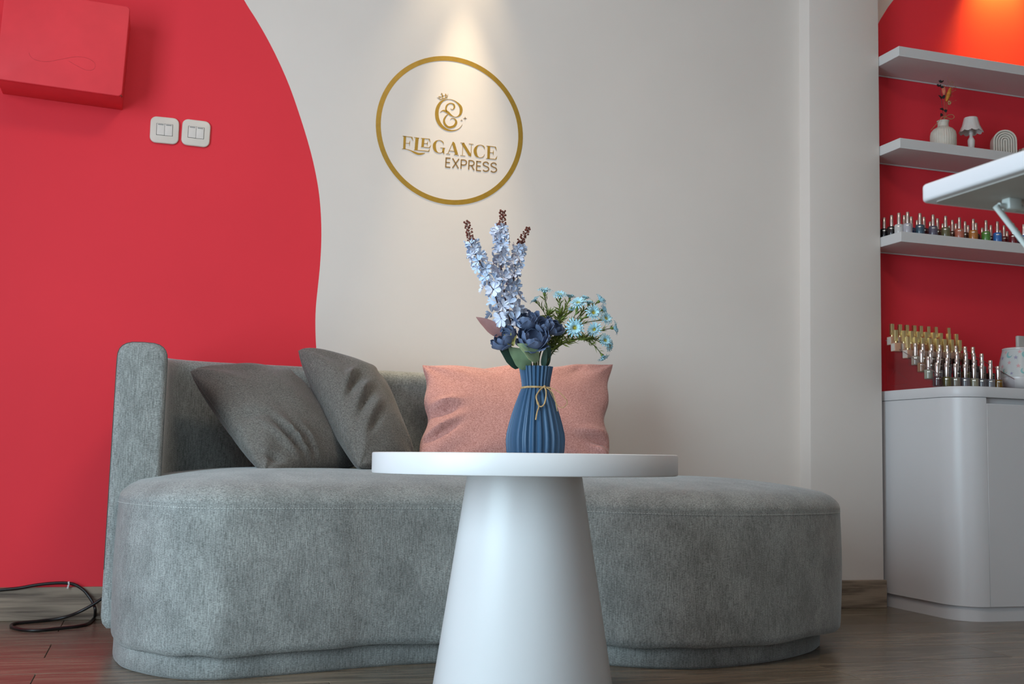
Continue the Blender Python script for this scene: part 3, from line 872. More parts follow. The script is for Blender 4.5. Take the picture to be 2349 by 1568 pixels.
def peony(px, py, rpx, d, axis, label, spec, extra=None, seed=0):
    rnd = random.Random(seed)
    root = thing('peony_stem', MOUTH - Vector((0.0, 0.0, 0.05)), label, 'flower', 'slate blue peonies in the vase')
    c = P(px, py, d); r = rpx * PXM
    ax = (C_RIGHT * axis[0] - C_DOWN * axis[1] + TOC * axis[2]).normalized()
    basep = c - ax * r * 0.95
    foot = MOUTH - Vector((0, 0, 0.045)) + C_RIGHT * ((px - 1228) * PXM * 0.15)
    pts = [Vector(p) for p in catmull([tuple(foot), tuple(MOUTH + (c - MOUTH) * 0.18 + TOC * d * 0.1), tuple(basep.lerp(MOUTH, 0.35) - ax * 0.004), tuple(basep)], 6)]
    wobj('stem', tube(pts, 0.0016, 6), M_STEM, root)
    fm = Matrix.Translation(basep - root.location) @ frame(ax)
    wobj('sepal_cup', xf(lathe([(0.001, -0.08 * r), (0.35 * r, 0.02 * r), (0.5 * r, 0.16 * r), (0.001, 0.17 * r)], 12), Matrix.Translation(basep) @ frame(ax)), M_STEM, root)
    for key, nn, off in spec:
        for k in range(nn):
            a = 2 * math.pi * k / nn + off + rnd.uniform(-.12, .12)
            tiltm = Matrix.Rotation(rnd.uniform(-.08, .08), 4, 'Y')
            put('petal', petal_mes[key][k % 3], root, matrix=fm @ Matrix.Rotation(a, 4, 'Z') @ tiltm @ Matrix.Scale(r * rnd.uniform(.94, 1.05), 4))
    if extra: extra(root)
    return root
full_spec = (('inner', 4, 0.2), ('mid', 5, 0.5), ('outer', 6, 0.1))
def lv(base, tip, w, m, root, name='leaf', tilt=(0, 0.35, 1), curl=0.15, wav=0.05, heart=0.0):
    b, t = P(*base), P(*tip)
    n = C_RIGHT * tilt[0] + Vector((0, 0, 1)) * tilt[1] + TOC * tilt[2]
    vf = leaf_vf(b, t, w * PXM, n, curl, 9, wav, heart)
    wobj(name, solid(vf, 0.0005), m, root, 60)
    # midrib
    mids = [Vector(vf[0][i * 5 + 2]) + n.normalized() * 0.0004 for i in range(10)]
    wobj('midrib', tube(mids, [0.0006 * (1 - 0.8 * i / 9) for i in range(10)], 5), m, root)
def ex_front(root):
    lv((1216, 840, .012), (1166, 796, .020), 44, M_LEAF, root, tilt=(-0.2, 0.4, 1), wav=0.10)
    lv((1236, 826, .034), (1186, 788, .046), 38, M_LEAF2, root, tilt=(-0.3, 0.6, 0.8), wav=0.08)
    lv((1220, 826, .004), (1232, 775, .004), 22, M_LEAFD, root)
def ex_left(root):
    lv((1196, 842, .004), (1140, 786, .006), 42, M_LEAFD, root, tilt=(0.3, 0.3, 1), wav=0.06)
    lv((1150, 770, .0), (1092, 727, -.004), 32, M_LEAFR, root, tilt=(0.2, 0.4, 1))
    for b, t in (((1172, 790, .034), (1156, 766, .036)), ((1172, 790, .034), (1172, 762, .038)), ((1172, 790, .034), (1186, 768, .036)), ((1172, 790, .034), (1158, 782, .04)), ((1174, 792, .034), (1182, 782, .042))):
        lv(b, t, 9, M_LEAFY, root, name='bract')
def ex_right(root):
    lv((1252, 842, .0), (1262, 788, .012), 16, M_LEAFD, root)
    lv((1246, 842, .006), (1252, 792, .018), 14, M_LEAFD, root)
peony(1207, 727, 32, 0.010, (0.0, 0.95, 0.35), 'upper slate blue peony, highest of the cluster', full_spec, None, 11)
peony(1224, 768, 36, 0.036, (0.05, 0.75, 0.6), 'large slate blue peony opening forward in the centre of the bouquet', full_spec + (('droop', 5, 0.3),), ex_front, 12)
peony(1152, 772, 30, 0.018, (-0.55, 0.7, 0.35), 'slate blue peony at the left of the bouquet beside the dusky pink leaf', full_spec + (('droop', 3, 1.9),), ex_left, 13)
peony(1273, 745, 25, 0.016, (0.55, 0.7, 0.35), 'slate blue peony at the right, next to the aqua daisies', full_spec, ex_right, 14)
peony(1247, 742, 22, 0.026, (0.15, 0.85, 0.5), 'small slate blue peony between the large central one and the right one', full_spec, None, 15)

# -- aqua asters
def aster_vf(seed, npet=17):
    rnd = random.Random(seed); out = []
    for layer, (rmax, zl) in enumerate(((1.0, 0.30), (0.70, 0.46))):
        for k in range(npet):
            a = 2 * math.pi * (k + 0.5 * layer) / npet + rnd.uniform(-.06, .06)
            rl = rmax * rnd.uniform(.88, 1.05); V = []
            for r, w, z in ((0.12, 0.040, 0.0), (0.5, 0.075, zl * 0.9), (0.85, 0.085, zl * 1.1), (1.0, 0.022, zl * 0.75)):
                z2 = z + rnd.uniform(-.09, .09) * r
                for q in (-1, 0, 1):
                    V.append(Vector((rl * r * math.cos(a) - q * w * math.sin(a), rl * r * math.sin(a) + q * w * math.cos(a), z2 + 0.02 * (1 - q * q))))
            Fc = [(i * 3 + j, i * 3 + j + 1, i * 3 + j + 4, i * 3 + j + 3) for i in range(3) for j in range(2)]
            out.append((V, Fc))
    return join(*out)
def centre_vf():
    out = [ball((0, 0, 0.10), 0.13, 10, 6, (1, 1, 0.7))]
    for k in range(9):
        a = k * 0.698; out.append(tube([(0.06 * math.cos(a), 0.06 * math.sin(a), 0.1), (0.22 * math.cos(a), 0.22 * math.sin(a), 0.30)], 0.022, 4)); out.append(ball((0.23 * math.cos(a), 0.23 * math.sin(a), 0.31), 0.035, 5, 4))
    return join(*out)
aster_mes = [mesh('flower_head', aster_vf(s), M_ASTER, 60) for s in range(3)]
centre_me = mesh('centre', centre_vf(), M_YELLOW, 60)
calyx_me = mesh('calyx', lathe([(0.05, -0.45), (0.16, -0.25), (0.20, -0.05), (0.12, 0.02)], 8), M_BLADE, 60)
def aster(label, trunk, heads, seed, blades):
    rnd = random.Random(seed)
    root = thing('aster_stem', MOUTH - Vector((0, 0, 0.05)), label, 'flower', 'aqua asters in the vase')
    tp = [Vector(p) for p in catmull([tuple(MOUTH - Vector((0, 0, 0.045)))] + [tuple(P(*t)) for t in trunk], 7)]
    parts = [tube(tp, [0.0019 - 0.0008 * i / len(tp) for i in range(len(tp))], 6)]
    fol = []
    def blade(p, d, ln):
        n = d.orthogonal().normalized(); n.rotate(Quaternion(d, rnd.uniform(0, 6)))
        e = p + d * ln
        s = d.cross(n).normalized() * ln * 0.085
        mid = p.lerp(e, 0.5) + n * ln * 0.10
        fol.append(([p - s * .4, p + s * .4, mid + s, mid - s, e], [(0, 1, 2, 3), (3, 2, 4)]))
    for px, py, rp, d, ax in heads:
        c = P(px, py, d); r = rp * 1.18 * PXM
        a = (C_RIGHT * ax[0] - C_DOWN * ax[1] + TOC * ax[2]).normalized()
        i0 = min(range(len(tp) // 2, len(tp)), key=lambda i: (tp[i] - c).length * 0.6 + (len(tp) - i) * 0.001)
        s0 = tp[max(i0 - 4, len(tp) // 2)]
        br = [Vector(p) for p in catmull([tuple(s0), tuple(s0.lerp(c, 0.5) + Vector((0, 0, 0.005)) - a * r * 0.3), tuple(c - a * r * 0.4)], 6)]
        parts.append(tube(br, 0.0009, 5))
        hm = Matrix.Translation(c - root.location) @ frame(a) @ Matrix.Rotation(rnd.uniform(0, 6), 4, 'Z') @ Matrix.Scale(r, 4)
        ho = put('flower_head', rnd.choice(aster_mes), root, matrix=hm)
        put('centre', centre_me, ho); put('calyx', calyx_me, ho)
        for k in range(int(blades * 1.7)):
            f = rnd.uniform(0.05, 0.98) * (len(br) - 1); i = int(f); p = br[i].lerp(br[min(i + 1, len(br) - 1)], f - i)
            dirn = ((c - s0).normalized() + Vector((rnd.uniform(-1, 1), rnd.uniform(-1, 1), rnd.uniform(-.6, 1))) * 0.75).normalized()
            blade(p, dirn, rnd.uniform(0.010, 0.020))
    for k in range(blades * 10):
        f = rnd.uniform(0.45, 0.98) * (len(tp) - 1); i = int(f); p = tp[i].lerp(tp[min(i + 1, len(tp) - 1)], f - i)
        blade(p, Vector((rnd.uniform(-1, 1), rnd.uniform(-1, 1), rnd.uniform(-.2, 1))).normalized(), rnd.uniform(0.012, 0.024))
    wobj('stem', join(*parts), M_STEM, root)
    fo = wobj('foliage', join(*fol), M_BLADE, root, None); fo['kind'] = 'stuff'
aster('aqua aster stem with the two uppermost left flower heads above the peonies', [(1250, 825, -.004), (1262, 770, -.01), (1257, 715, -.012)],
      [(1229, 691, 13, -.012, (-0.6, 0.75, 0.1)), (1249, 671, 17, -.012, (0.05, 0.95, 0.2))], 21, 12)
aster('aqua aster stem in the middle of the daisies, heads facing up', [(1252, 825, .0), (1272, 770, -.004), (1290, 715, -.006)],
      [(1284, 680, 16, -.006, (-0.05, 0.85, 0.45)), (1307, 683, 13, -.016, (0.15, 0.95, -0.1)), (1311, 710, 8, -.01, (0, .7, .5)), (1342, 686, 12, -.018, (0.2, 0.95, -.1))], 22, 14)
aster('aqua aster stem with a crowd of heads at the upper right', [(1254, 825, .004), (1285, 775, .0), (1330, 735, .004)],
      [(1327, 698, 18, .012, (-0.15, 0.75, 0.65)), (1350, 697, 13, -.004, (0.1, 0.95, 0.1)), (1360, 718, 18, .016, (0.25, 0.35, 0.9)), (1375, 690, 16, -.006, (0.75, 0.6, -0.1)), (1382, 711, 12, -.016, (0.8, 0.3, -.3)), (1388, 731, 15, .010, (0.45, 0.35, 0.8))], 23, 12)
aster('aqua aster stem bending right and down, with one daisy facing straight forward', [(1256, 828, .008), (1280, 795, .008), (1320, 778, .006), (1355, 780, .004)],
      [(1318, 752, 20, .034, (0.05, 0.15, 1.0)), (1365, 757, 17, .018, (-0.45, 0.35, 0.8)), (1407, 752, 16, .004, (0.95, 0.15, 0.1)), (1387, 781, 15, .010, (0.3, 0.25, 0.85)), (1395, 792, 13, .006, (0.7, -0.2, 0.6)), (1382, 816, 14, .004, (0.45, -0.85, 0.25))], 24, 12)
# a few bare stalks in the mouth of the vase
for k, (b, t, w) in enumerate((((1236, 842, .012), (1250, 800, .02), 12), ((1262, 842, .0), (1246, 795, .004), 10))):
    pass

# ------------------------------------------------------------------ gold sign on the wall
M_GOLD = mat('gold_vinyl', (0.42, 0.245, 0.030), 0.38, metal=0.35, var=0.08, vscale=60, bump=0.05, bscale=200)
M_BRONZE = mat('bronze_vinyl', (0.30, 0.175, 0.055), 0.45, metal=0.25, var=0.06, vscale=60)
SIGN_Y = WALL_Y - 0.0006
def ribbon(pts, smooth=True, n=6, m=None):
    """pts: (x, y, width) in the photograph's enlarged sign view -> flat strip of vinyl on the wall"""
    q = catmull(pts, n) if (smooth and len(pts) > 2) else [np.array(p, float) for p in pts]
    V, Fc = [], []
    for i in range(len(q)):
        t = q[min(i + 1, len(q) - 1)][:2] - q[max(i - 1, 0)][:2]; t = t / (np.linalg.norm(t) + 1e-9)
        nn = np.array([-t[1], t[0]])
        for s in (1, -1):
            p = q[i][:2] + nn * s * max(q[i][2], 2.0) / 2
            V.append(at(900 + p[0] / 7.127, 190 + p[1] / 7.127, SIGN_Y))
    for i in range(len(q) - 1):
        Fc.append((2 * i, 2 * i + 1, 2 * i + 3, 2 * i + 2))
    return V, Fc
def vinyl(vfs, th=0.0004):
    v, f = join(*vfs)
    def facing(q):
        nn = (v[q[1]] - v[q[0]]).cross(v[q[2]] - v[q[0]]); return q if nn.y < 0 else tuple(reversed(q))
    f = [facing(q) for q in f]
    n = len(v)
    V = list(v) + [p + Vector((0, th, 0)) for p in v]
    Fc = list(f) + [tuple(reversed([i + n for i in q])) for q in f]
    cnt = {}
    for q in f:
        for a, b in zip(q, q[1:] + q[:1]): cnt[frozenset((a, b))] = cnt.get(frozenset((a, b)), 0) + 1
    for q in f:                                   # side walls
        for a, b in zip(q, q[1:] + q[:1]):
            if cnt[frozenset((a, b))] == 1: Fc.append((b, a, a + n, b + n))
    return V, Fc
def build_sign():
    c = at(1029, 298.5, WALL_Y)
    c = Vector((0.866, WALL_Y, 1.5505))
    root = thing('wall_sign', c, 'round gold wall sign with a crowned emblem and two lines of lettering', 'sign')
    # ring
    V, Fc = [], []
    n = 96; r1, r0 = 0.2485, 0.2325
    for i in range(n):
        a = 2 * math.pi * i / n
        for r, y in ((r0, SIGN_Y), (r1, SIGN_Y), (r1, SIGN_Y + 0.0004), (r0, SIGN_Y + 0.0004)):
            V.append(Vector((c.x + r * math.cos(a), y, c.z + r * math.sin(a))))
    for i in range(n):
        j = (i + 1) % n
        for k in range(4):
            k2 = (k + 1) % 4
            Fc.append((i * 4 + k, i * 4 + k2, j * 4 + k2, j * 4 + k))
    wobj('ring', (V, Fc), M_GOLD, root)
    emb = [ribbon([(1145, 675, 3), (1125, 710, 7), (1090, 745, 10), (1040, 770, 13), (960, 780, 22), (870, 755, 36), (795, 695, 50), (745, 610, 57), (727, 510, 58), (740, 410, 54), (785, 325, 40), (845, 282, 20), (920, 267, 8), (1000, 284, 10), (1070, 332, 24), (1115, 390, 42), (1125, 450, 47), (1110, 510, 36), (1080, 542, 20), (1040, 557, 9), (1000, 550, 12), (950, 520, 28), (905, 480, 40), (865, 460, 32), (825, 452, 18), (780, 480, 3)]),
           ribbon([(890, 470, 20), (876, 420, 26), (890, 370, 24), (925, 340, 17), (965, 334, 16), (1003, 353, 24), (1015, 390, 27), (1002, 422, 18), (976, 436, 9), (952, 418, 4)]),
           ribbon([(910, 512, 12), (870, 552, 22), (845, 610, 30), (858, 670, 33), (900, 715, 34), (945, 725, 36), (1005, 707, 38), (1042, 655, 38), (1035, 608, 26), (1000, 579, 13), (965, 581, 7), (947, 602, 3)])]
    wobj('emblem', vinyl(emb), M_GOLD, root, 5)
    crown = [ribbon([(783, 272, 12), (840, 255, 14), (900, 234, 12)]),
             ribbon([(785, 272, 8), (735, 236, 3)], False), ribbon([(735, 238, 3), (770, 256, 6)], False),
             ribbon([(775, 262, 7), (765, 215, 5)], False), ribbon([(752, 230, 5), (790, 226, 14), (800, 244, 5)]),
             ribbon([(825, 255, 9), (818, 205, 18), (803, 160, 4)]), ribbon([(790, 182, 5), (822, 176, 5)], False), ribbon([(806, 222, 6), (845, 205, 6)], False),
             ribbon([(872, 244, 8), (874, 200, 18), (868, 172, 4)]), ribbon([(850, 205, 5), (892, 196, 5)], False),
             ribbon([(900, 236, 8), (910, 178, 3)], False), ribbon([(885, 218, 5), (906, 205, 5)], False)]
    wobj('crown', vinyl(crown), M_GOLD, root, 5)
    for (x, y, r) in ((1190, 578, 30), (1132, 612, 19)):
        wobj('sparkle', vinyl([ribbon([(x - r, y, 2), (x, y, r * 0.42), (x + r, y, 2)], False), ribbon([(x, y - r, 2), (x, y, r * 0.42), (x, y + r, 2)], False)]), M_BRONZE, root)
    S = False
    letters = [
        [ribbon([(205, 870, 42), (195, 1080, 38)], S), ribbon([(168, 868, 9), (328, 888, 11)], S), ribbon([(318, 892, 22), (342, 950, 2)], S), ribbon([(215, 985, 8), (280, 985, 8)], S), ribbon([(290, 938, 2), (280, 985, 16), (284, 1034, 2)], S), ribbon([(158, 1077, 8), (222, 1081, 9)], S), ribbon([(205, 1078, 8), (290, 1102, 13), (370, 1140, 30), (430, 1160, 34), (490, 1157, 25), (536, 1144, 3)])],
        [ribbon([(405, 895, 52), (388, 1095, 50)], S), ribbon([(354, 889, 8), (440, 902, 9)], S), ribbon([(354, 1096, 8), (600, 1117, 13)], S), ribbon([(614, 1066, 2), (594, 1122, 20)], S)],
        [ribbon([(506, 910, 42), (494, 1046, 40)], S), ribbon([(466, 902, 8), (612, 918, 10)], S), ribbon([(604, 922, 20), (623, 974, 2)], S), ribbon([(515, 986, 8), (572, 990, 8)], S), ribbon([(580, 948, 2), (572, 990, 15), (574, 1030, 2)], S), ribbon([(468, 1044, 8), (606, 1058, 10)], S), ribbon([(634, 1012, 2), (606, 1060, 18)], S)],
        [ribbon([(840, 1006, 2), (826, 968, 15), (792, 944, 11), (755, 938, 9), (715, 957, 24), (690, 1002, 48), (688, 1052, 50), (706, 1106, 38), (745, 1139, 12), (790, 1143, 9), (832, 1122, 11)]), ribbon([(838, 1062, 34), (832, 1128, 34), (848, 1163, 3)], S), ribbon([(786, 1057, 7), (866, 1068, 8)], S)],
        [ribbon([(992, 962, 8), (905, 1160, 9)], S), ribbon([(992, 962, 12), (1000, 990, 44), (1052, 1172, 46)], S), ribbon([(930, 1108, 9), (1030, 1118, 9)], S), ribbon([(878, 1157, 7), (945, 1164, 7)], S), ribbon([(1008, 1169, 8), (1086, 1181, 8)], S)],
        [ribbon([(1152, 985, 9), (1146, 1186, 9)], S), ribbon([(1150, 984, 44), (1272, 1185, 44)], S), ribbon([(1272, 1180, 30), (1283, 1206, 3)], S), ribbon([(1292, 1000, 9), (1284, 1200, 9)], S), ribbon([(1113, 976, 7), (1180, 986, 8)], S), ribbon([(1252, 993, 7), (1326, 1003, 7)], S), ribbon([(1112, 1183, 7), (1192, 1194, 7)], S)],
        [ribbon([(1507, 1088, 2), (1500, 1048, 16), (1466, 1021, 11), (1425, 1016, 9), (1385, 1035, 24), (1358, 1082, 48), (1356, 1132, 50), (1376, 1187, 38), (1412, 1215, 12), (1455, 1219, 9), (1490, 1202, 10), (1509, 1162, 3)])],
        [ribbon([(1578, 1035, 44), (1572, 1240, 42)], S), ribbon([(1538, 1029, 9), (1692, 1048, 11)], S), ribbon([(1684, 1052, 22), (1706, 1106, 2)], S), ribbon([(1590, 1136, 8), (1648, 1141, 8)], S), ribbon([(1654, 1098, 2), (1648, 1141, 15), (1650, 1184, 2)], S), ribbon([(1533, 1234, 9), (1692, 1248, 11)], S), ribbon([(1714, 1190, 2), (1692, 1245, 20)], S)],
    ]
    for L in letters: wobj('letter', vinyl(L), M_GOLD, root, 5)
    w = 20
    def s_(dx, dy): return [ribbon([(x + dx, y + dy, w) for x, y in ((1571, 1328), (1556, 1302), (1522, 1294), (1492, 1309), (1489, 1338), (1525, 1361), (1562, 1378), (1576, 1410), (1552, 1438), (1516, 1443), (1482, 1424))])]
    def st(*p): return ribbon([(x, y, w) for x, y in p], S)
    small = [
        [st((880, 1218), (872, 1382)), st((876, 1226), (950, 1231)), st((874, 1298), (942, 1303)), st((870, 1373), (948, 1380))],
        [st((986, 1232), (1080, 1397)), st((1090, 1240), (984, 1388))],
        [st((1128, 1248), (1122, 1402)), ribbon([(1126, 1258, w), (1180, 1262, w), (1209, 1283, w), (1208, 1318, w), (1180, 1341, w), (1122, 1338, w)])],
        [st((1255, 1262), (1248, 1416)), ribbon([(1253, 1268, w), (1306, 1273, w), (1334, 1296, w), (1332, 1330, w), (1302, 1351, w), (1250, 1347, w)]), st((1293, 1348), (1336, 1428))],
        [st((1382, 1274), (1376, 1438)), st((1378, 1283), (1452, 1290)), st((1378, 1355), (1444, 1361)), st((1374, 1430), (1449, 1438))],
        s_(0, 0), s_(128, 14)]
    for L in small: wobj('small_letter', vinyl(L), M_BRONZE, root, 5)
build_sign()

# ------------------------------------------------------------------ light switches
M_SWITCH = mat('ivory_plastic', (0.70, 0.62, 0.55), 0.35, var=0.03, vscale=30)
M_ROCKER = mat('rocker_plastic', (0.72, 0.65, 0.60), 0.35, var=0.02, vscale=30)
def switch(px, py, label, rot):
    c = at(px, py, WALL_Y)
    root = thing('light_switch', c, label, 'switch', 'twin light switches on the red wall')
    root.rotation_euler = (0, R(rot), 0)
    def plate(w, h, r, d, bev):
        v, f = slab(rrect(-w / 2, w / 2, -h / 2, h / 2, r), 0, d, bev, 3)
        return [Vector((p.x, -p.z, p.y)) for p in v], f
    obj('plate', plate(0.0835, 0.0815, 0.018, 0.009, 0.004), M_SWITCH, root)
    obj('bezel', mv(plate(0.0475, 0.0365, 0.001, 0.0006, 0.0), (0, -0.0088, 0.001)), M_DARK, root)
    for s in (-1, 1):
        rk = obj('rocker', mv(plate(0.0222, 0.0350, 0.001, 0.0018, 0.0005), (s * 0.0115, -0.0090, 0.001)), M_ROCKER, root)
        rk.rotation_euler = (R(s * 0.6), 0, 0)
        obj('name_strip', mv(plate(0.016, 0.0035, 0.0005, 0.0004, 0), (s * 0.0115, -0.0108, 0.0155)), mat_grey, rk)
mat_grey = mat('grey_print', (0.30, 0.29, 0.28), 0.5, var=0.05, vscale=90)
switch(377.5, 300, 'square ivory double light switch nearer the red box', -0.6)
switch(449.5, 306.5, 'square ivory double light switch nearer the white wall', 0.8)

# ------------------------------------------------------------------ red wall box
def build_box():
    x1, z0, z1 = -0.146, 1.492, at(297, 15, 3.305).z
    x0 = x1 - 0.335; y0 = 3.305
    root = thing('meter_box', (x1, WALL_Y, z0), 'red painted metal cover box mounted high on the red wall', 'box')
    root.rotation_euler = (0, R(1.6), 0)
    W, H, D = x1 - x0, z1 - z0, WALL_Y - y0
    obj('box_body', box(-W + 0.002, -0.002, -D + 0.006, 0.002, 0.002, H - 0.002, 0.003, 2), M_REDBOX, root)
    v, f = slab(rrect(-W, 0, 0, H, 0.012), 0, 0.012, 0.003, 3)
    lid = obj('lid', ([Vector((p.x, -D + 0.012 - p.z, p.y)) for p in v], f), M_REDBOX, root)
    pts = [(-0.255, 0.088), (-0.25, 0.078), (-0.235, 0.070), (-0.205, 0.070), (-0.17, 0.083), (-0.13, 0.097), (-0.10, 0.097), (-0.08, 0.085), (-0.082, 0.068), (-0.10, 0.062), (-0.125, 0.07), (-0.15, 0.081)]
    obj('scratch_line', tube([(p[0], -D - 0.0002, p[1]) for p in catmull(pts, 5)], 0.0004, 4), mat('dark_scratch', (0.48, 0.025, 0.035), 0.7, var=0.2, vscale=80), lid)
    obj('chip', join(ball((-0.006, -D + 0.004, 0.004), 0.005, 8, 6, (1, 0.5, 0.5)), ball((-0.001, -D + 0.02, 0.006), 0.003, 8, 6, (0.5, 1, 1))), mat('chipped_paint', (0.20, 0.05, 0.04), 0.8, var=0.3, vscale=120), root)
build_box()

# ------------------------------------------------------------------ black cable with a white tie
M_CABLE = mat('black_rubber', (0.010, 0.009, 0.009), 0.42, var=0.1, vscale=60)
def build_cable():
    r = 0.0043
    yw = WALL_Y - 0.012 - r - 0.001
    W = lambda px, py, d=0.0: at(px, py, yw - d)
    G = lambda px, py: atz(px, py, r)
    pts = [W(-60, 1360), W(-20, 1354.5), W(40, 1348.5), W(80, 1341.5), W(118, 1337.2), W(150, 1336.5), W(172, 1340.5), W(192, 1353, .004), W(206, 1370, .01), W(214, 1384, .018), W(218.5, 1398, .03),
           G(216, 1417), G(203, 1429), G(180, 1435.5), G(130, 1441), G(90, 1445), G(60, 1444.5), G(38, 1441), G(26, 1436), G(30, 1430.5), G(50, 1427.5),
           G(85, 1424.2), G(118, 1421), W(150, 1414.5, .012), W(180, 1403.5, .034), W(212, 1386.5, .036), W(246, 1364, .03), W(275, 1343, .02)]
    o = G(130, 1441)
    root = thing('power_cable', (o.x, o.y, 0), 'black cable looped on the floor against the skirting beside the sofa', 'cable')
    cp = [Vector(p) for p in catmull([tuple(p) for p in pts], 8)]
    for p in cp: p.z = max(p.z, r)
    wobj('cord', tube(cp, r, 10), M_CABLE, root)
    c = W(158, 1337.5)
    tie = xf(lathe([(r * 1.05, -0.0022), (r * 1.35, -0.0022), (r * 1.35, 0.0022), (r * 1.05, 0.0022)], 14, False, False), Matrix.Translation(c) @ Matrix.Rotation(R(80), 4, 'Y'))
    tail = xf(box(-0.0022, 0.0022, -0.001, 0.001, -0.011, 0.0), Matrix.Translation(c - Vector((0.0005, 0.0045, 0.003))) @ Matrix.Rotation(R(12), 4, 'Y'))
    t = wobj('cable_tie', join(tie, tail), mat('white_nylon', (0.62, 0.56, 0.55), 0.5, var=0.05, vscale=90), root); t['label'] = 'white cable tie'
build_cable()

# ------------------------------------------------------------------ alcove: shelves
SHX, SHY, SHT = PX1 + 0.002, 3.271, 0.036
SHELF_Z = (1.997, 1.658, 1.319)
for z, lab in zip(SHELF_Z, ('empty white floating shelf, topmost in the red alcove', 'white floating shelf holding the small ornaments in the red alcove', 'white floating shelf holding the row of nail polish, lowest of the three')):
    o = obj('wall_shelf', box(0, XR - SHX - 0.002, SHY - ALC_Y, -0.0005, -SHT, 0, 0.0012, 1), M_SHELF, None, (SHX, ALC_Y, z))
    tag(o, lab, 'shelf', 'floating shelves in the alcove')
    obj('caulk_line', tube([(0, -0.003, -SHT - 0.0005), (XR - SHX - 0.002, -0.003, -SHT - 0.0005)], 0.003, 6), M_SHELF, o)

# ------------------------------------------------------------------ cabinet and worktop
CX0, CY0, CYB = 2.4905, 3.010, ALC_Y - 0.001
CXR = XR - 0.003
def cab_outline(ins, r, x1=CXR):
    x0, y0 = CX0 + ins, CY0 + ins
    out = []
    for k in range(13):
        a = math.pi + math.pi / 2 * k / 12
        out.append((x0 + r + r * math.cos(a), y0 + r + r * math.sin(a)))
    return out + [(x1, y0), (x1, CYB), (x0, CYB)]
def build_cabinet():
    root = thing('storage_cabinet', (CX0, CYB, 0), 'white low cabinet with a rounded corner under the nail polish stand', 'cabinet')
    wobj('plinth', slab(cab_outline(0.010, 0.095), 0.0, 0.047), M_CAB, root)
    dx = 2.5965
    body = cab_outline(0.0, 0.105, dx)
    wobj('body', slab(body, 0.047, 0.7245, 0.0008, 1), M_CAB, root)
    wobj('carcass', box(dx, CXR, CY0 + 0.022, CYB, 0.047, 0.7245), M_CAB, root)
    xs = [dx + 0.0015]
    while xs[-1] < CXR - 0.05: xs.append(min(xs[-1] + 0.47, CXR))
    for a, b in zip(xs[:-1], xs[1:]):
        wobj('door', box(a, b - 0.002, CY0, CY0 + 0.0205, 0.0475, 0.705, 0.0012, 1), M_CAB, root)
    wt = thing('worktop', (CX0, CYB, 0.7255), 'white worktop slab with a rounded corner lying on the low cabinet', 'worktop')
    wobj('slab', slab(cab_outline(-0.003, 0.108), 0.7255, 0.7605, 0.0015, 2), M_CAB, wt)
build_cabinet()
WT = 0.7605

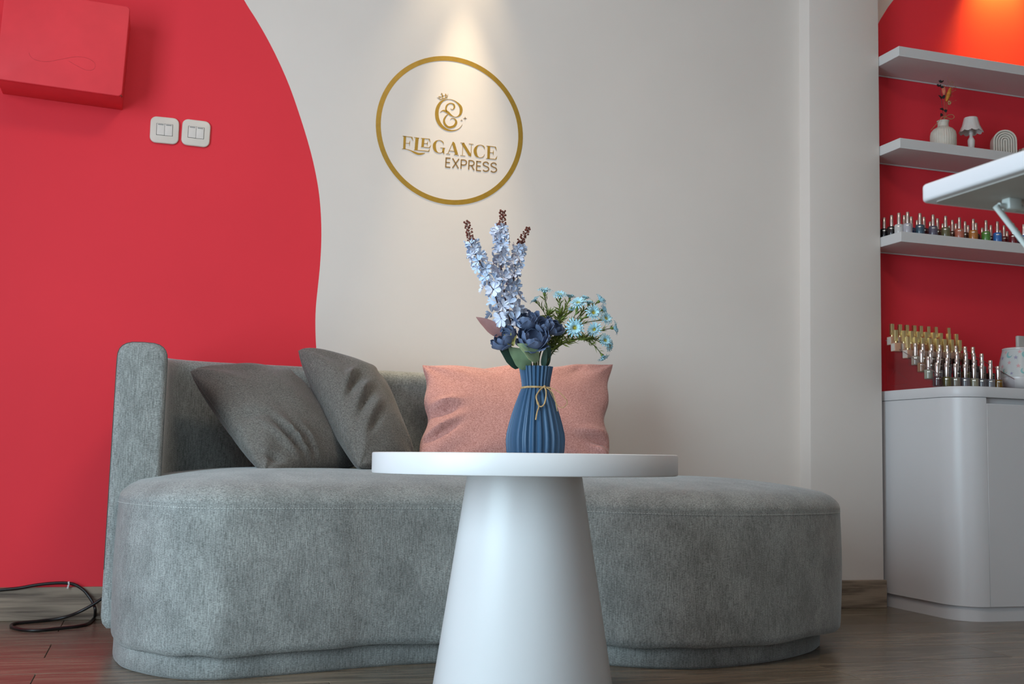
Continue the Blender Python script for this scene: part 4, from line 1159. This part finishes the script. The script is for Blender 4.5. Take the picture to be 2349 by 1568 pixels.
# ------------------------------------------------------------------ ornaments on the middle shelf
M_CERAM = mat('cream_ceramic', (0.62, 0.565, 0.49), 0.55, var=0.05, vscale=40)
M_WHITEP = mat('white_resin', (0.68, 0.63, 0.60), 0.45, var=0.03, vscale=40)
Z2 = SHELF_Z[1]
def bud_vase():
    c = at(2164, 330, 3.345)
    root = thing('bud_vase', (c.x, 3.345, Z2), 'small cream ribbed bottle vase on the middle shelf', 'vase')
    rib = lambda a, z: 1 + (0.018 * math.cos(a * 34) if 0.008 < z < 0.075 else 0)
    obj('vase_body', lathe([(0.038, 0), (0.043, 0.003), (0.0455, 0.02), (0.0455, 0.055), (0.043, 0.068), (0.035, 0.079), (0.024, 0.085), (0.0195, 0.090), (0.019, 0.100), (0.0205, 0.108), (0.0225, 0.111), (0.0205, 0.1105), (0.017, 0.105), (0.016, 0.09), (0.0005, 0.088)], 136, True, True, rib), M_CERAM, root)
    y = 3.345
    tw = [at(px, py, y - d) for px, py, d in ((2165, 272, .018), (2175, 264, .02), (2185, 263, .02), (2189, 269, .02), (2182, 273, .02), (2172, 270, .02), (2162, 268, .02), (2152, 280, .02), (2143, 290, .024), (2136, 298, .03))]
    wobj('twine', tube([Vector(p) for p in catmull([tuple(p) for p in tw], 5)], 0.0010, 6), M_TWINE, root)
    mouth = Vector((c.x, y, Z2 + 0.095))
    M_BLACK = mat('black_dried_petal', (0.012, 0.012, 0.012), 0.7, var=0.2, vscale=80)
    M_CORAL = mat('coral_bunny_tail', (0.62, 0.17, 0.10), 0.95, var=0.2, vscale=150, bump=0.8, bscale=300)
    M_ORNG = mat('orange_bunny_tail', (0.60, 0.24, 0.035), 0.95, var=0.2, vscale=150, bump=0.8, bscale=300)
    M_GRASS = mat('dried_grass', (0.30, 0.16, 0.08), 0.9, var=0.3, vscale=100)
    def stem(root, px, py, r=0.0009, m=M_STEMD):
        e = at(px, py, y)
        wobj('stem', tube([Vector(p) for p in catmull([tuple(mouth - Vector((0, 0, 0.004))), tuple(mouth.lerp(e, 0.4) + Vector((0.003, 0, 0))), tuple(e)], 6)], r, 5), m, root)
        return e
    # black rose
    rose_me = mesh('petal', petal_vf(1.0, 1.75, 0.72, 0.4, 0.05), M_BLACK, 50)
    b = thing('dried_rose', mouth, 'black dried rose in the small cream vase', 'flower')
    e = stem(b, 2157, 206)
    for k, (px, py, s) in enumerate(((2158, 190, 1.0), (2153, 199, .9), (2160, 202, .85))):
        q = at(px, py, y - 0.002 * k)
        for j in range(5):
            put('petal', rose_me, b, matrix=Matrix.Translation(q - b.location) @ frame((0.1 * k, -0.3, 1)) @ Matrix.Rotation(j * 1.26 + k, 4, 'Z') @ Matrix.Scale(0.0085 * s, 4))
    for a, t in (((2160, 228), (2152, 218)), ((2161, 226), (2168, 217)), ((2165, 252), (2155, 250)), ((2166, 256), (2173, 252)), ((2160, 260), (2157, 268))):
        vf = leaf_vf(at(*a, y), at(*t, y - .003), 0.012, (0.2, -1, 0.3), 0.2, 6); wobj('leaf', solid(vf, 0.0006), M_BLACK, b)
    for nm, col, p0, p1, lab in (('bunny_tail_grass', M_CORAL, (2166, 218), (2164, 196), 'coral pink dried bunny tail in the small cream vase'), ('bunny_tail_grass', M_ORNG, (2171, 232), (2180, 202), 'orange dried bunny tail in the small cream vase')):
        g = thing(nm, mouth, lab, 'dried flower', 'dried tails in the small vase')
        stem(g, *p0, 0.0007, M_GRASS)
        a, b2 = at(*p0, y - .004), at(*p1, y - .004); d = b2 - a
        n = 9
        tb = tube([a + d * (k / n) for k in range(n + 1)], [0.0012 + 0.0065 * math.sin(math.pi * (0.08 + 0.84 * k / n)) ** 0.8 for k in range(n + 1)], 10)
        wobj('tail', tb, col, g)
    g = thing('dried_grass_plume', mouth, 'wispy beige dried grass at the right of the small cream vase', 'dried flower')
    parts = []
    rnd = random.Random(5)
    e = stem(g, 2180, 205, 0.0006, M_GRASS)
    for k in range(34):
        a = at(2172 + rnd.uniform(0, 10), 238 - k * 1.5, y - .002); t = a + Vector((rnd.uniform(-.012, .022), rnd.uniform(-.01, .01), rnd.uniform(.004, .018)))
        parts.append(tube([a, t], 0.00035, 4)); parts.append(ball(t, 0.0013, 5, 4))
    fo = wobj('plume', join(*parts), M_GRASS, g); fo['kind'] = 'stuff'
    yf = at(2177, 236, y - .006)
    parts = [ball(yf + Vector((math.cos(k) * .005, -.002, math.sin(k) * .006)), 0.0028, 6, 4) for k in range(7)]
    wobj('seed_head', join(*parts), mat('straw_seed', (0.45, 0.32, 0.14), 0.9, var=0.2, vscale=120), g)
bud_vase()
def lamp_figurine():
    c = at(2228, 333, 3.345)
    root = thing('lamp_ornament', (c.x, 3.345, Z2), 'miniature white table lamp ornament with a scalloped shade', 'ornament')
    obj('base', lathe([(0.018, 0), (0.020, 0.002), (0.020, 0.006), (0.013, 0.010), (0.008, 0.013)], 24), M_WHITEP, root)
    obj('stem', lathe([(0.0075, 0.012), (0.0105, 0.022), (0.0125, 0.040), (0.0130, 0.052), (0.0100, 0.058), (0.0062, 0.064), (0.0055, 0.072), (0.0078, 0.078), (0.0060, 0.084), (0.0045, 0.100)], 20), M_WHITEP, root)
    NPAN = 10
    def sc(a, z): 
        return 1 + 0.05 * abs(math.cos(a * NPAN / 2)) * (1.3 if z < 0.1 else 0.5)
    V, Fc = lathe([(0.041, 0.0835), (0.036, 0.094), (0.0305, 0.108), (0.0265, 0.124), (0.0235, 0.1375), (0.0215, 0.1375), (0.0245, 0.124), (0.029, 0.107), (0.039, 0.0845)], 80, False, False, sc)
    n = 80
    for i in range(n):
        a = 2 * math.pi * i / n; dz = -0.006 * abs(math.cos(a * NPAN / 2))
        for k in (0, 8): V[k * n + i].z += dz + 0.003
    Fc += [(8 * n + i, 8 * n + (i + 1) % n, (i + 1) % n, i) for i in range(n)]
    obj('lamp_shade', (V, Fc), M_WHITEP, root)
lamp_figurine()
def arch_ornament():
    c = at(2302, 345, 3.36)
    root = thing('arch_ornament', (c.x, 3.36, Z2), 'cream nested arch ornament beside the miniature lamp', 'ornament')
    root.rotation_euler = (0, 0, R(-28))
    H = 0.108
    ro = 0.042
    for k in range(5):
        r1 = ro - k * 0.0085; r0 = r1 - 0.0062
        if r0 < 0.002: r0 = 0.0012
        top = H - ro
        n = 14
        outer = [(r1, 0)] + [(r1 * math.cos(math.pi * i / n), top + r1 * math.sin(math.pi * i / n)) for i in range(n + 1)] + [(-r1, 0)]
        inner = [(r0, 0)] + [(r0 * math.cos(math.pi * i / n), top + r0 * math.sin(math.pi * i / n)) for i in range(n + 1)] + [(-r0, 0)]
        m = len(outer)
        y0, y1 = -0.026, 0.026
        V = [Vector((p[0], y, p[1])) for y in (y0, y1) for p in outer + inner]
        Fc = []
        for i in range(m - 1):
            Fc += [(i + 1, i, m + i, m + i + 1), (2 * m + i, 2 * m + i + 1, 3 * m + i + 1, 3 * m + i), (i, i + 1, 2 * m + i + 1, 2 * m + i), (m + i + 1, m + i, 3 * m + i, 3 * m + i + 1)]
        Fc += [(0, 2 * m, 3 * m, m), (m - 1, 2 * m - 1, 4 * m - 1, 3 * m - 1)]
        obj('arch_band', (V, Fc), M_CERAM, root, angle=40)
    obj('back_plate', prism([(-0.036, 0), (0.036, 0)] + [(0.036 * math.cos(math.pi * i / 12), H - ro + 0.036 * math.sin(math.pi * i / 12)) for i in range(13)], 0.016, 0.024), mat('grey_groove', (0.30, 0.29, 0.27), 0.8, var=0.05, vscale=50), root)
arch_ornament()
def bubble_candle():
    c = at(2347, 352, 3.36)
    root = thing('bubble_candle', (c.x + 0.012, 3.37, Z2), 'cream knobbly bubble candle at the right end of the ornaments', 'candle')
    s = 0.0165
    parts = []
    for i in (-1, 0, 1):
        for j in (-1, 0, 1):
            for k in (0, 1, 2):
                parts.append(ball((i * s, j * s, 0.0095 + k * s), 0.0100, 10, 8))
    obj('wax', join(*parts), M_CERAM, root)
    obj('wick', tube([(0, 0, 0.05), (0.001, 0, 0.060)], 0.0007, 5), M_THREAD, root)
bubble_candle()

# ------------------------------------------------------------------ nail polish
M_CAPS = mat('silver_rose_cap', (0.70, 0.60, 0.55), 0.22, metal=1.0, var=0.03, vscale=40)
M_CAPG = mat('gold_cap', (0.95, 0.82, 0.45), 0.34, metal=1.0, var=0.03, vscale=40)
M_MARK = mat('silver_foil_mark', (0.85, 0.82, 0.72), 0.25, metal=1.0, var=0.05, vscale=90)
M_CLEARG = acrylic('clear_acrylic', (0.96, 0.95, 0.96), 0.2)
def polish_mat(nm, c):
    return mat('polish_' + nm, c, 0.22, var=0.05, vscale=60, coat=0.4)
round_body = lathe([(0.0138, 0), (0.0156, 0.0015), (0.0160, 0.004), (0.0160, 0.031), (0.0150, 0.0355), (0.0110, 0.0378), (0.0070, 0.0385)], 24)
round_cap = lathe([(0.0066, 0.0383), (0.0068, 0.042), (0.0064, 0.06), (0.0060, 0.0775), (0.0050, 0.0797), (0.0025, 0.0802)], 18)
def mark_vf(r, z, ang=0.0):
    """little foil emblem wrapped on the front of the bottle: a dot with two bars"""
    out = []
    for da, w, h in ((-0.08, 0.20, 0.0062), (0.30, 0.30, 0.0022), (-0.40, 0.22, 0.0018)):
        n = 5; V = []
        for i in range(n + 1):
            a = -math.pi / 2 + ang + da + (i / n - 0.5) * w * 1.6
            hh = h * (1 - abs(2 * i / n - 1) * 0.75) / 2
            for s in (-1, 1): V.append(Vector(((r + 0.0003) * math.cos(a), (r + 0.0003) * math.sin(a), z + s * hh)))
        out.append((V, [(2 * i, 2 * i + 2, 2 * i + 3, 2 * i + 1) for i in range(n)]))
    return join(*out)
cap_me = mesh('cap', round_cap, M_CAPS, 50)
mark_me = mesh('emblem_mark', mark_vf(0.0160, 0.0285), M_MARK, 60)
Z3 = SHELF_Z[2]
body_cache = {}
def polish(loc, colname, col, label, group, s=1.0):
    if colname not in body_cache:
        body_cache[colname] = mesh('bottle_body', round_body, polish_mat(colname, col), 50)
    root = thing('nail_polish_bottle', loc, label, 'nail polish', group)
    root.rotation_euler = (0, 0, R(random.uniform(-14, 14) - 24))
    root.scale = (s, s, s)
    put('bottle_body', body_cache[colname], root); put('cap', cap_me, root); put('emblem_mark', mark_me, root)
    return root
COLS = dict(black=(0.006, 0.006, 0.007), white=(0.55, 0.53, 0.52), lilac_grey=(0.42, 0.40, 0.44), teal=(0.045, 0.085, 0.125), mauve=(0.10, 0.085, 0.125), olive=(0.13, 0.115, 0.055), salmon=(0.46, 0.135, 0.085), orange=(0.44, 0.16, 0.035), green=(0.085, 0.235, 0.04), blue=(0.03, 0.14, 0.42), red=(0.16, 0.008, 0.012), navy=(0.02, 0.045, 0.16), brown=(0.10, 0.035, 0.02), plum=(0.06, 0.01, 0.015))
front = [(2082, 'lilac_grey', 'lilac grey'), (2110, 'teal', 'dark teal'), (2140, 'mauve', 'greyish mauve'), (2168.5, 'olive', 'olive'), (2200, 'salmon', 'salmon'), (2232, 'orange', 'orange'), (2261, 'green', 'bright green'), (2287, 'blue', 'bright blue'), (2323, 'red', 'dark red'), (2347, 'blue', 'deep blue')]
for i, (px, cn, word) in enumerate(front):
    x = at(px, 500, 3.300).x
    extra = ' at the right edge' if i == 9 else ''
    polish((x, 3.300, Z3), cn, COLS[cn], word + ' nail polish bottle in the lower shelf front row' + extra, 'nail polish on the shelf')
for px, cn, lab in ((2062, 'white', 'off-white nail polish bottle at the left end of the lower shelf'), (2045, 'black', 'black nail polish bottle behind the off-white one on the lower shelf'), (2028, 'black', 'black nail polish bottle half hidden by the pillar on the lower shelf')):
    p = atx(px, 500, 2.502)
    polish((2.502, min(p.y, 3.44), Z3), cn, COLS[cn], lab, 'nail polish on the shelf')
back = [(2074, 'plum', 3.350), (2090, 'navy', 3.345), (2103, 'brown', 3.40), (2119, 'plum', 3.345), (2133, 'navy', 3.40), (2150, 'brown', 3.345), (2162, 'red', 3.41), (2177, 'plum', 3.43), (2184, 'brown', 3.345), (2192, 'navy', 3.39), (2213, 'brown', 3.345), (2220, 'teal', 3.395), (2238, 'plum', 3.350), (2252, 'navy', 3.41), (2266, 'red', 3.43), (2272, 'plum', 3.36), (2293, 'navy', 3.42), (2302, 'red', 3.345), (2309, 'brown', 3.39), (2331, 'plum', 3.36), (2336, 'navy', 3.40)]
ordw = ['first', 'second', 'third', 'fourth', 'fifth', 'sixth', 'seventh', 'eighth', 'ninth', 'tenth', 'eleventh', 'twelfth', 'thirteenth', 'fourteenth', 'fifteenth', 'sixteenth', 'seventeenth', 'eighteenth', 'nineteenth', 'twentieth', 'last']
used_xy = []
for i, (px, cn, y) in enumerate(back):
    x = at(px, 505, y).x
    for it in range(40):                       # keep neighbours from touching
        hit = [q for q in used_xy if (q[0] - x) ** 2 + (q[1] - y) ** 2 < 0.0325 ** 2]
        if not hit: break
        y += 0.004
        if y > 3.455: y = 3.345
        x = at(px, 505, y).x
    used_xy.append((x, y))
    polish((x, y, Z3), cn, COLS[cn], 'dark nail polish bottle behind the front row, %s from the left' % ordw[i], 'nail polish behind the front row')

# ------------------------------------------------------------------ tiered acrylic stand of nail polish
SQ = 0.0098
sq_body = slab(rrect(-0.0125, 0.0125, -0.0125, 0.0125, 0.002, 3), 0.0, 0.030, 0.0012, 2)
sq_cap = join(slab(rrect(-0.0062, 0.0062, -0.0062, 0.0062, 0.0012, 2), 0.037, 0.077, 0.0008, 1), lathe([(0.0042, 0.0298), (0.0042, 0.0372)], 12))
M_PEACH = [mat('peach_polish_%d' % k, c, 0.25, var=0.06, vscale=80, coat=0.3) for k, c in enumerate(((0.50, 0.22, 0.12), (0.56, 0.30, 0.20), (0.44, 0.16, 0.09), (0.55, 0.36, 0.27)))]
peach_me = [mesh('bottle_body', sq_body, m, 40) for m in M_PEACH]
M_SIDE = mat('frosted_label', (0.60, 0.54, 0.48), 0.4, var=0.05, vscale=60)
side_me = mesh('frosted_side', box(-0.0129, -0.0124, -0.011, 0.011, 0.002, 0.028), M_SIDE, 40)
gcap_me = mesh('cap', sq_cap, M_CAPG, 40)
cyl_body = lathe([(0.0125, 0), (0.0140, 0.001), (0.0143, 0.003), (0.0143, 0.030), (0.0138, 0.0315), (0.0065, 0.0322)], 24)
cyl_cap = lathe([(0.0058, 0.0320), (0.0064, 0.0345), (0.0066, 0.06), (0.0064, 0.0755), (0.0054, 0.0770), (0.0005, 0.0772)], 18)
M_SIL = mat('silver_cap', (0.74, 0.66, 0.63), 0.16, metal=1.0, var=0.02, vscale=40)
scap_me = mesh('cap', cyl_cap, M_SIL, 50)
smark_me = mesh('emblem_mark', mark_vf(0.0143, 0.0245, -0.1), M_MARK, 60)
gel_cols = {'wine': (0.045, 0.008, 0.014), 'khaki': (0.115, 0.095, 0.035), 'taupe': (0.19, 0.165, 0.13), 'slate': (0.13, 0.12, 0.135), 'putty': (0.235, 0.215, 0.15), 'graphite': (0.10, 0.095, 0.105), 'steel': (0.16, 0.155, 0.17), 'amber': (0.16, 0.075, 0.008), 'beige': (0.34, 0.28, 0.22), 'tan': (0.26, 0.13, 0.07), 'sage': (0.27, 0.275, 0.22), 'mocha': (0.09, 0.045, 0.03), 'dark brown': (0.03, 0.015, 0.012)}
gel_me = {k: mesh('bottle_body', cyl_body, polish_mat('gel_' + k.replace(' ', '_'), c), 50) for k, c in gel_cols.items()}
TX0 = 2.512
tierY = [3.372 - 0.0395 * k for k in range(7)]
tierZ = [0.925 - 0.0268 * k for k in range(7)]
tierZ[6] = WT + 0.004
tierN = ['top', 'second', 'third', 'fourth', 'fifth', 'sixth', 'front']
tier_px = [[2046, 2064, 2080, 2097, 2112, 2129, 2146, None, 2175], [2055, 2073, 2090, 2105.5, 2123, 2140.6, 2157.5, 2176, 2193], [2082, 2099.5, 2115.6, 2132.7, 2149, 2166, 2183, 2200.7],
           [2100, 2117, 2137, 2155.6, 2173, 2193, 2214, 2232], [2114, 2134.7, 2154, 2174, 2195, 2215.6, 2234, 2252], [2130, 2152.6, 2172.5, 2195, 2215.6, 2234.6, 2252.6, 2272], [2150, 2171.6, 2192, 2214, 2234, 2252, 2272, 2289.4]]
tier_col = [None, None, None, ['beige', 'tan', 'mocha', 'mocha', 'dark brown', 'dark brown', 'mocha', 'dark brown'], ['tan', 'mocha', 'dark brown', 'graphite', 'dark brown', 'mocha', 'dark brown', 'slate'], ['sage', 'slate', 'graphite', 'dark brown', 'khaki', 'graphite', 'mocha', 'dark brown'], ['wine', 'khaki', 'taupe', 'slate', 'putty', 'graphite', 'steel', 'amber']]
top_px_y = [744, 757, 770, 793, 806, 821, 836]
rnd = random.Random(3)
for t in range(7):
    lastx = -9
    for i, px in enumerate(tier_px[t]):
        if px is None: continue
        y = tierY[t]
        x = at(px, top_px_y[t] + 20, y).x
        mind = 0.0262 if t < 3 else 0.0295
        if x < lastx + mind: x = lastx + mind
        lastx = x
        pos = 'leftmost' if i == 0 else ('%s from the left' % ordw[i])
        if t < 3:
            root = thing('nail_polish_bottle', (x, y, tierZ[t]), 'peach polish with gold cap, %s, %s tier of the acrylic stand' % (pos, tierN[t]), 'nail polish', 'gold capped polish on the stand')
            root.rotation_euler = (0, 0, R(rnd.uniform(-7, 7)))
            put('bottle_body', rnd.choice(peach_me), root); put('cap', gcap_me, root); put('frosted_side', side_me, root)
        else:
            cn = tier_col[t][i]
            root = thing('nail_polish_bottle', (x, y, tierZ[t]), '%s polish with silver cap, %s, %s tier of the acrylic stand' % (cn, pos, tierN[t]), 'nail polish', 'silver capped polish on the stand')
            root.rotation_euler = (0, 0, R(rnd.uniform(-10, 10) - 22))
            put('bottle_body', gel_me[cn], root); put('cap', scap_me, root); put('emblem_mark', smark_me, root)
            if t == 6: root.scale = (1.06, 1.06, 1.04)
def acrylic_stand():
    x0, x1 = 2.494, 2.800
    root = thing('acrylic_stand', (x0, 3.25, WT), 'clear acrylic tiered stand full of nail polish bottles on the worktop', 'stand')
    # side panels with a cut-out corner opening
    for x in (x0, x1):
        poly = [(3.398, WT + 0.0002), (3.398, 0.945), (3.110, WT + 0.040), (3.110, WT + 0.0002)]
        V = [Vector((x, p[0], p[1])) for p in poly] + [Vector((x + 0.003, p[0], p[1])) for p in poly]
        Fc = [(0, 1, 2, 3), (7, 6, 5, 4)] + [(j, i, i + 4, j + 4) for i, j in ((0, 1), (1, 2), (2, 3), (3, 0))]
        wobj('side_panel', (V, Fc), M_CLEARG, root, 20)
        cut = [(3.385, 0.80), (3.385, WT + 0.018), (3.285, WT + 0.018), (3.272, WT + 0.022), (3.275, WT + 0.034), (3.345, 0.835)]
        wobj('edge_line', tube([(x - 0.0005, p[0], p[1]) for p in cut], 0.0008, 5, closed=True), M_CLEARG, root)
        wobj('rim', tube([(x + 0.0015, 3.398, 0.945), (x + 0.0015, 3.110, WT + 0.040)], 0.0013, 5), mat('acrylic_edge', (0.22, 0.12, 0.12), 0.3, var=0.1, vscale=50), root)
    for t in range(7):
        y, z = tierY[t], tierZ[t]
        wobj('tray', box(x0 + 0.003, x1, y - 0.0185, y + 0.0185, z - 0.003, z - 0.0003), M_CLEARG, root, 20)
        wobj('riser', box(x0 + 0.003, x1, y - 0.0195, y - 0.0178, z - (0.026 if t < 6 else 0.003), z + 0.006), M_CLEARG, root, 20)
acrylic_stand()

# ------------------------------------------------------------------ patterned warmer at the right end of the worktop
def warmer():
    c = Vector((2.886, 3.165, WT))
    root = thing('wax_warmer', c, 'white tapered warmer pot with pastel moons and stars, at the right edge', 'appliance')
    M_W = mat('gloss_white_plastic', (0.62, 0.60, 0.60), 0.25, var=0.02, vscale=20)
    M_WRAP = mat('pearl_wrap', (0.50, 0.52, 0.52), 0.35, var=0.03, vscale=20)
    M_MINT = mat('mint_print', (0.20, 0.44, 0.44), 0.4, var=0.05, vscale=50); M_LAV = mat('lavender_print', (0.30, 0.28, 0.40), 0.4, var=0.05, vscale=50); M_BLUSH = mat('blush_print', (0.60, 0.33, 0.35), 0.4, var=0.05, vscale=50)
    obj('feet', join(*[mv(lathe([(0.011, 0), (0.012, 0.012)], 14), (0.055 * math.cos(a), 0.055 * math.sin(a), 0)) for a in (0.5, 2.6, 4.7)]), M_W, root)
    obj('bowl', lathe([(0.030, 0.006), (0.055, 0.009), (0.074, 0.018), (0.084, 0.032), (0.0865, 0.045), (0.0865, 0.050)], 48), M_W, root)
    def rad(z): return 0.0862 - (z - 0.050) * 0.235
    wrap = obj('wrap', lathe([(rad(0.0505), 0.0505), (rad(0.148), 0.148)], 64), M_WRAP, root)
    obj('lid', lathe([(rad(0.148) + 0.001, 0.1485), (rad(0.148) + 0.001, 0.1525), (0.058, 0.1555), (0.02, 0.158), (0.0005, 0.158)], 48), M_W, root)
    v, f = slab(rrect(-0.030, 0.030, -0.008, 0.008, 0.0075), 0.155, 0.196, 0.004, 3)
    obj('handle', ([Vector((p.x - 0.012, p.y - 0.022, p.z)) for p in v], f), mat('grey_plastic', (0.42, 0.40, 0.38), 0.45, var=0.03, vscale=30), root)
    def dec(shape, a, z, s):
        V = []
        for (u, w) in shape:
            zz = z + w * s; r = rad(zz) + 0.0004; aa = a + u * s / r
            V.append(Vector((r * math.cos(aa), r * math.sin(aa), zz)))
        return V, [tuple(range(len(V)))]
    star = [((1 if k % 2 == 0 else 0.42) * math.cos(math.pi / 2 + k * math.pi / 5), (1 if k % 2 == 0 else 0.42) * math.sin(math.pi / 2 + k * math.pi / 5)) for k in range(10)]
    def tri(shape_fn):
        return shape_fn
    moon = [(math.cos(t), math.sin(t)) for t in [R(100 + 260 * k / 12) for k in range(13)]]
    moon_in = [(0.38 + 0.80 * math.cos(t), 0.28 + 0.80 * math.sin(t)) for t in [R(330 - 200 * k / 12) for k in range(13)]]
    def moon_vf(a, z, s):
        V = []
        for (u, w) in [p for pr in zip(moon, reversed(moon_in)) for p in pr]:
            zz = z + w * s; r = rad(zz) + 0.0004; aa = a + u * s / r
            V.append(Vector((r * math.cos(aa), r * math.sin(aa), zz)))
        return V, [(2 * i, 2 * i + 2, 2 * i + 3, 2 * i + 1) for i in range(12)]
    def star_vf(a, z, s):
        V, _ = dec(star, a, z, s); c0 = dec([(0, 0)], a, z, s)[0]
        return V + c0, [(i, (i + 1) % 10, 10) for i in range(10)]
    # one column of each motif after another round the pot
    for k in range(8):
        a = R(180 + 12) + k * R(45)
        obj('moon_print', moon_vf(a, 0.128, 0.011), M_MINT, wrap, angle=None)
        obj('star_print', star_vf(a + R(20), 0.118, 0.0085), M_LAV, wrap, angle=None)
        obj('moon_print', moon_vf(a + R(-6), 0.070, 0.010), M_MINT, wrap, angle=None)
        obj('star_print', star_vf(a + R(12), 0.062, 0.0065), M_LAV, wrap, angle=None)
        obj('star_print', star_vf(a + R(3), 0.100, 0.0085), M_BLUSH, wrap, angle=None)
        obj('star_print', star_vf(a + R(27), 0.088, 0.0085), M_BLUSH, wrap, angle=None)
        obj('star_print', star_vf(a + R(30), 0.138, 0.008), M_BLUSH, wrap, angle=None)
warmer()

# ------------------------------------------------------------------ white folding table close to the camera, upper right
def near_table():
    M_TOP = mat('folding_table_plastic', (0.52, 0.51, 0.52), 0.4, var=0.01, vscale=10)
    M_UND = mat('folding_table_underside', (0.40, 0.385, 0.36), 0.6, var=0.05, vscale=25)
    M_TUBE = mat('white_powdercoat', (0.62, 0.68, 0.66), 0.35, var=0.02, vscale=30)
    zb = 0.760
    x0, y1 = 0.7425, 0.955
    root = thing('folding_table', (x0 + 0.4, y1 - 0.28, 0), 'white folding table seen from below at the right edge, close to the camera', 'table')
    x1, y0 = x0 + 0.85, y1 - 0.55
    wobj('table_top', slab(rrect(x0, x1, y0, y1, 0.012), zb, zb + 0.0185, 0.0035, 3), M_TOP, root)
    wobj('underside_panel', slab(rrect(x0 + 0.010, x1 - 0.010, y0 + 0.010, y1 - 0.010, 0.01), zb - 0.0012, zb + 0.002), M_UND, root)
    for y in (y1 - 0.055, y0 + 0.055):
        a0 = Vector((x0 + 0.050, y, zb - 0.010)); a1 = Vector((x0 + 0.79, y, 0.0055))
        wobj('leg', tube([a0, a1], 0.0030, 10), M_TUBE, root)
        wobj('leg', tube([Vector((x1 - 0.050, y - 0.013, zb - 0.010)), Vector((x0 + 0.06, y - 0.013, 0.0055))], 0.0030, 10), M_TUBE, root)
        wobj('frame_rail', tube([a0 + Vector((0.004, 0, 0.001)), Vector((x1 - 0.05, y, zb - 0.009))], 0.0030, 10), M_TUBE, root)
        wobj('bracket', box(x0 + 0.062, x0 + 0.078, y - 0.006, y + 0.006, zb - 0.0125, zb - 0.0005, 0.002, 2), M_TUBE, root)
    for x in (x0 + 0.79, x0 + 0.06):
        wobj('foot_bar', tube([Vector((x, y0 + 0.03, 0.0055)), Vector((x, y1 - 0.03, 0.0055))], 0.0052, 10), M_TUBE, root)
near_table()

# ------------------------------------------------------------------ ceiling spotlights that graze the sign and the alcove
M_LAMP = mat('lamp_white_metal', (0.7, 0.7, 0.68), 0.4, var=0.02)
def downlight(loc, label, specs, target_dir=(0, 0, -1)):
    root = thing('ceiling_spotlight', loc, label, 'lamp', 'ceiling spotlights')
    drop = ZC - loc[2]
    obj('canopy', lathe([(0.045, drop - 0.012), (0.045, drop - 0.0005)], 24), M_LAMP, root)
    obj('rod', tube([(0, 0, 0.10), (0, 0, drop - 0.012)], 0.008, 10), M_LAMP, root)
    obj('housing', lathe([(0.036, 0.0), (0.038, 0.004), (0.038, 0.10), (0.030, 0.108), (0.0005, 0.108)], 28, False), M_LAMP, root)
    m = bpy.data.materials.new('lamp_lens'); m.use_nodes = True
    b = m.node_tree.nodes['Principled BSDF']; b.inputs['Emission Color'].default_value = (1, 0.8, 0.5, 1); b.inputs['Emission Strength'].default_value = 6
    obj('lens', lathe([(0.030, 0.014), (0.0005, 0.013)], 24, False), m, root)
    for nm, off, tgt, power, col, size, blend, rad in specs:
        p = Vector(loc) + Vector(off)
        spot(nm, p, p + Vector(tgt), power, col, size, blend, rad)
WARM = (1.0, 0.80, 0.50)
s0 = at(1068, 40, WALL_Y)
downlight((s0.x - 0.005, WALL_Y - 0.13, 2.46), 'slim ceiling spotlight hanging above the gold sign', [
    ('sign_spot_core', (0, 0, -0.002), (0.0, 0.0, -1), 125, WARM, 31, 0.95, 0.014),
    ('sign_spot_halo', (0, -0.01, -0.002), (-0.05, 0.14, -1), 16, WARM, 52, 1.0, 0.02)])
s1 = at(2290, 60, ALC_Y)
downlight((s1.x, ALC_Y - 0.085, 2.60), 'ceiling spotlight above the topmost alcove shelf', [
    ('alcove_spot', (0, 0, -0.002), (0.05, 0.42, -1), 80, (1.0, 0.70, 0.06), 76, 1.0, 0.02)])

for _x, _y in FILL_PANELS:  # unseen fixture added to carry the warm overhead fill
    lab = 'unseen square ceiling panel added above the sofa for warm fill light' if _x < 1 else 'unseen square ceiling panel added before the alcove for warm fill light'
    pr = thing('added_fill_panel', (_x, _y, ZC - 0.0005), lab, 'lamp', 'added fill panels')
    fr = 0.30
    obj('frame', join(box(-fr, fr, -fr, -fr + 0.02, -0.03, 0, 0.002), box(-fr, fr, fr - 0.02, fr, -0.03, 0, 0.002), box(-fr, -fr + 0.02, -fr + 0.02, fr - 0.02, -0.03, 0, 0.002), box(fr - 0.02, fr, -fr + 0.02, fr - 0.02, -0.03, 0, 0.002)), M_LAMP, pr)
    mm = bpy.data.materials.new('fill_panel_diffuser'); mm.use_nodes = True
    bb_ = mm.node_tree.nodes['Principled BSDF']; bb_.inputs['Emission Color'].default_value = (1, 0.85, 0.68, 1); bb_.inputs['Emission Strength'].default_value = 3
    obj('diffuser', box(-fr + 0.02, fr - 0.02, -fr + 0.02, fr - 0.02, -0.022, -0.016), mm, pr)
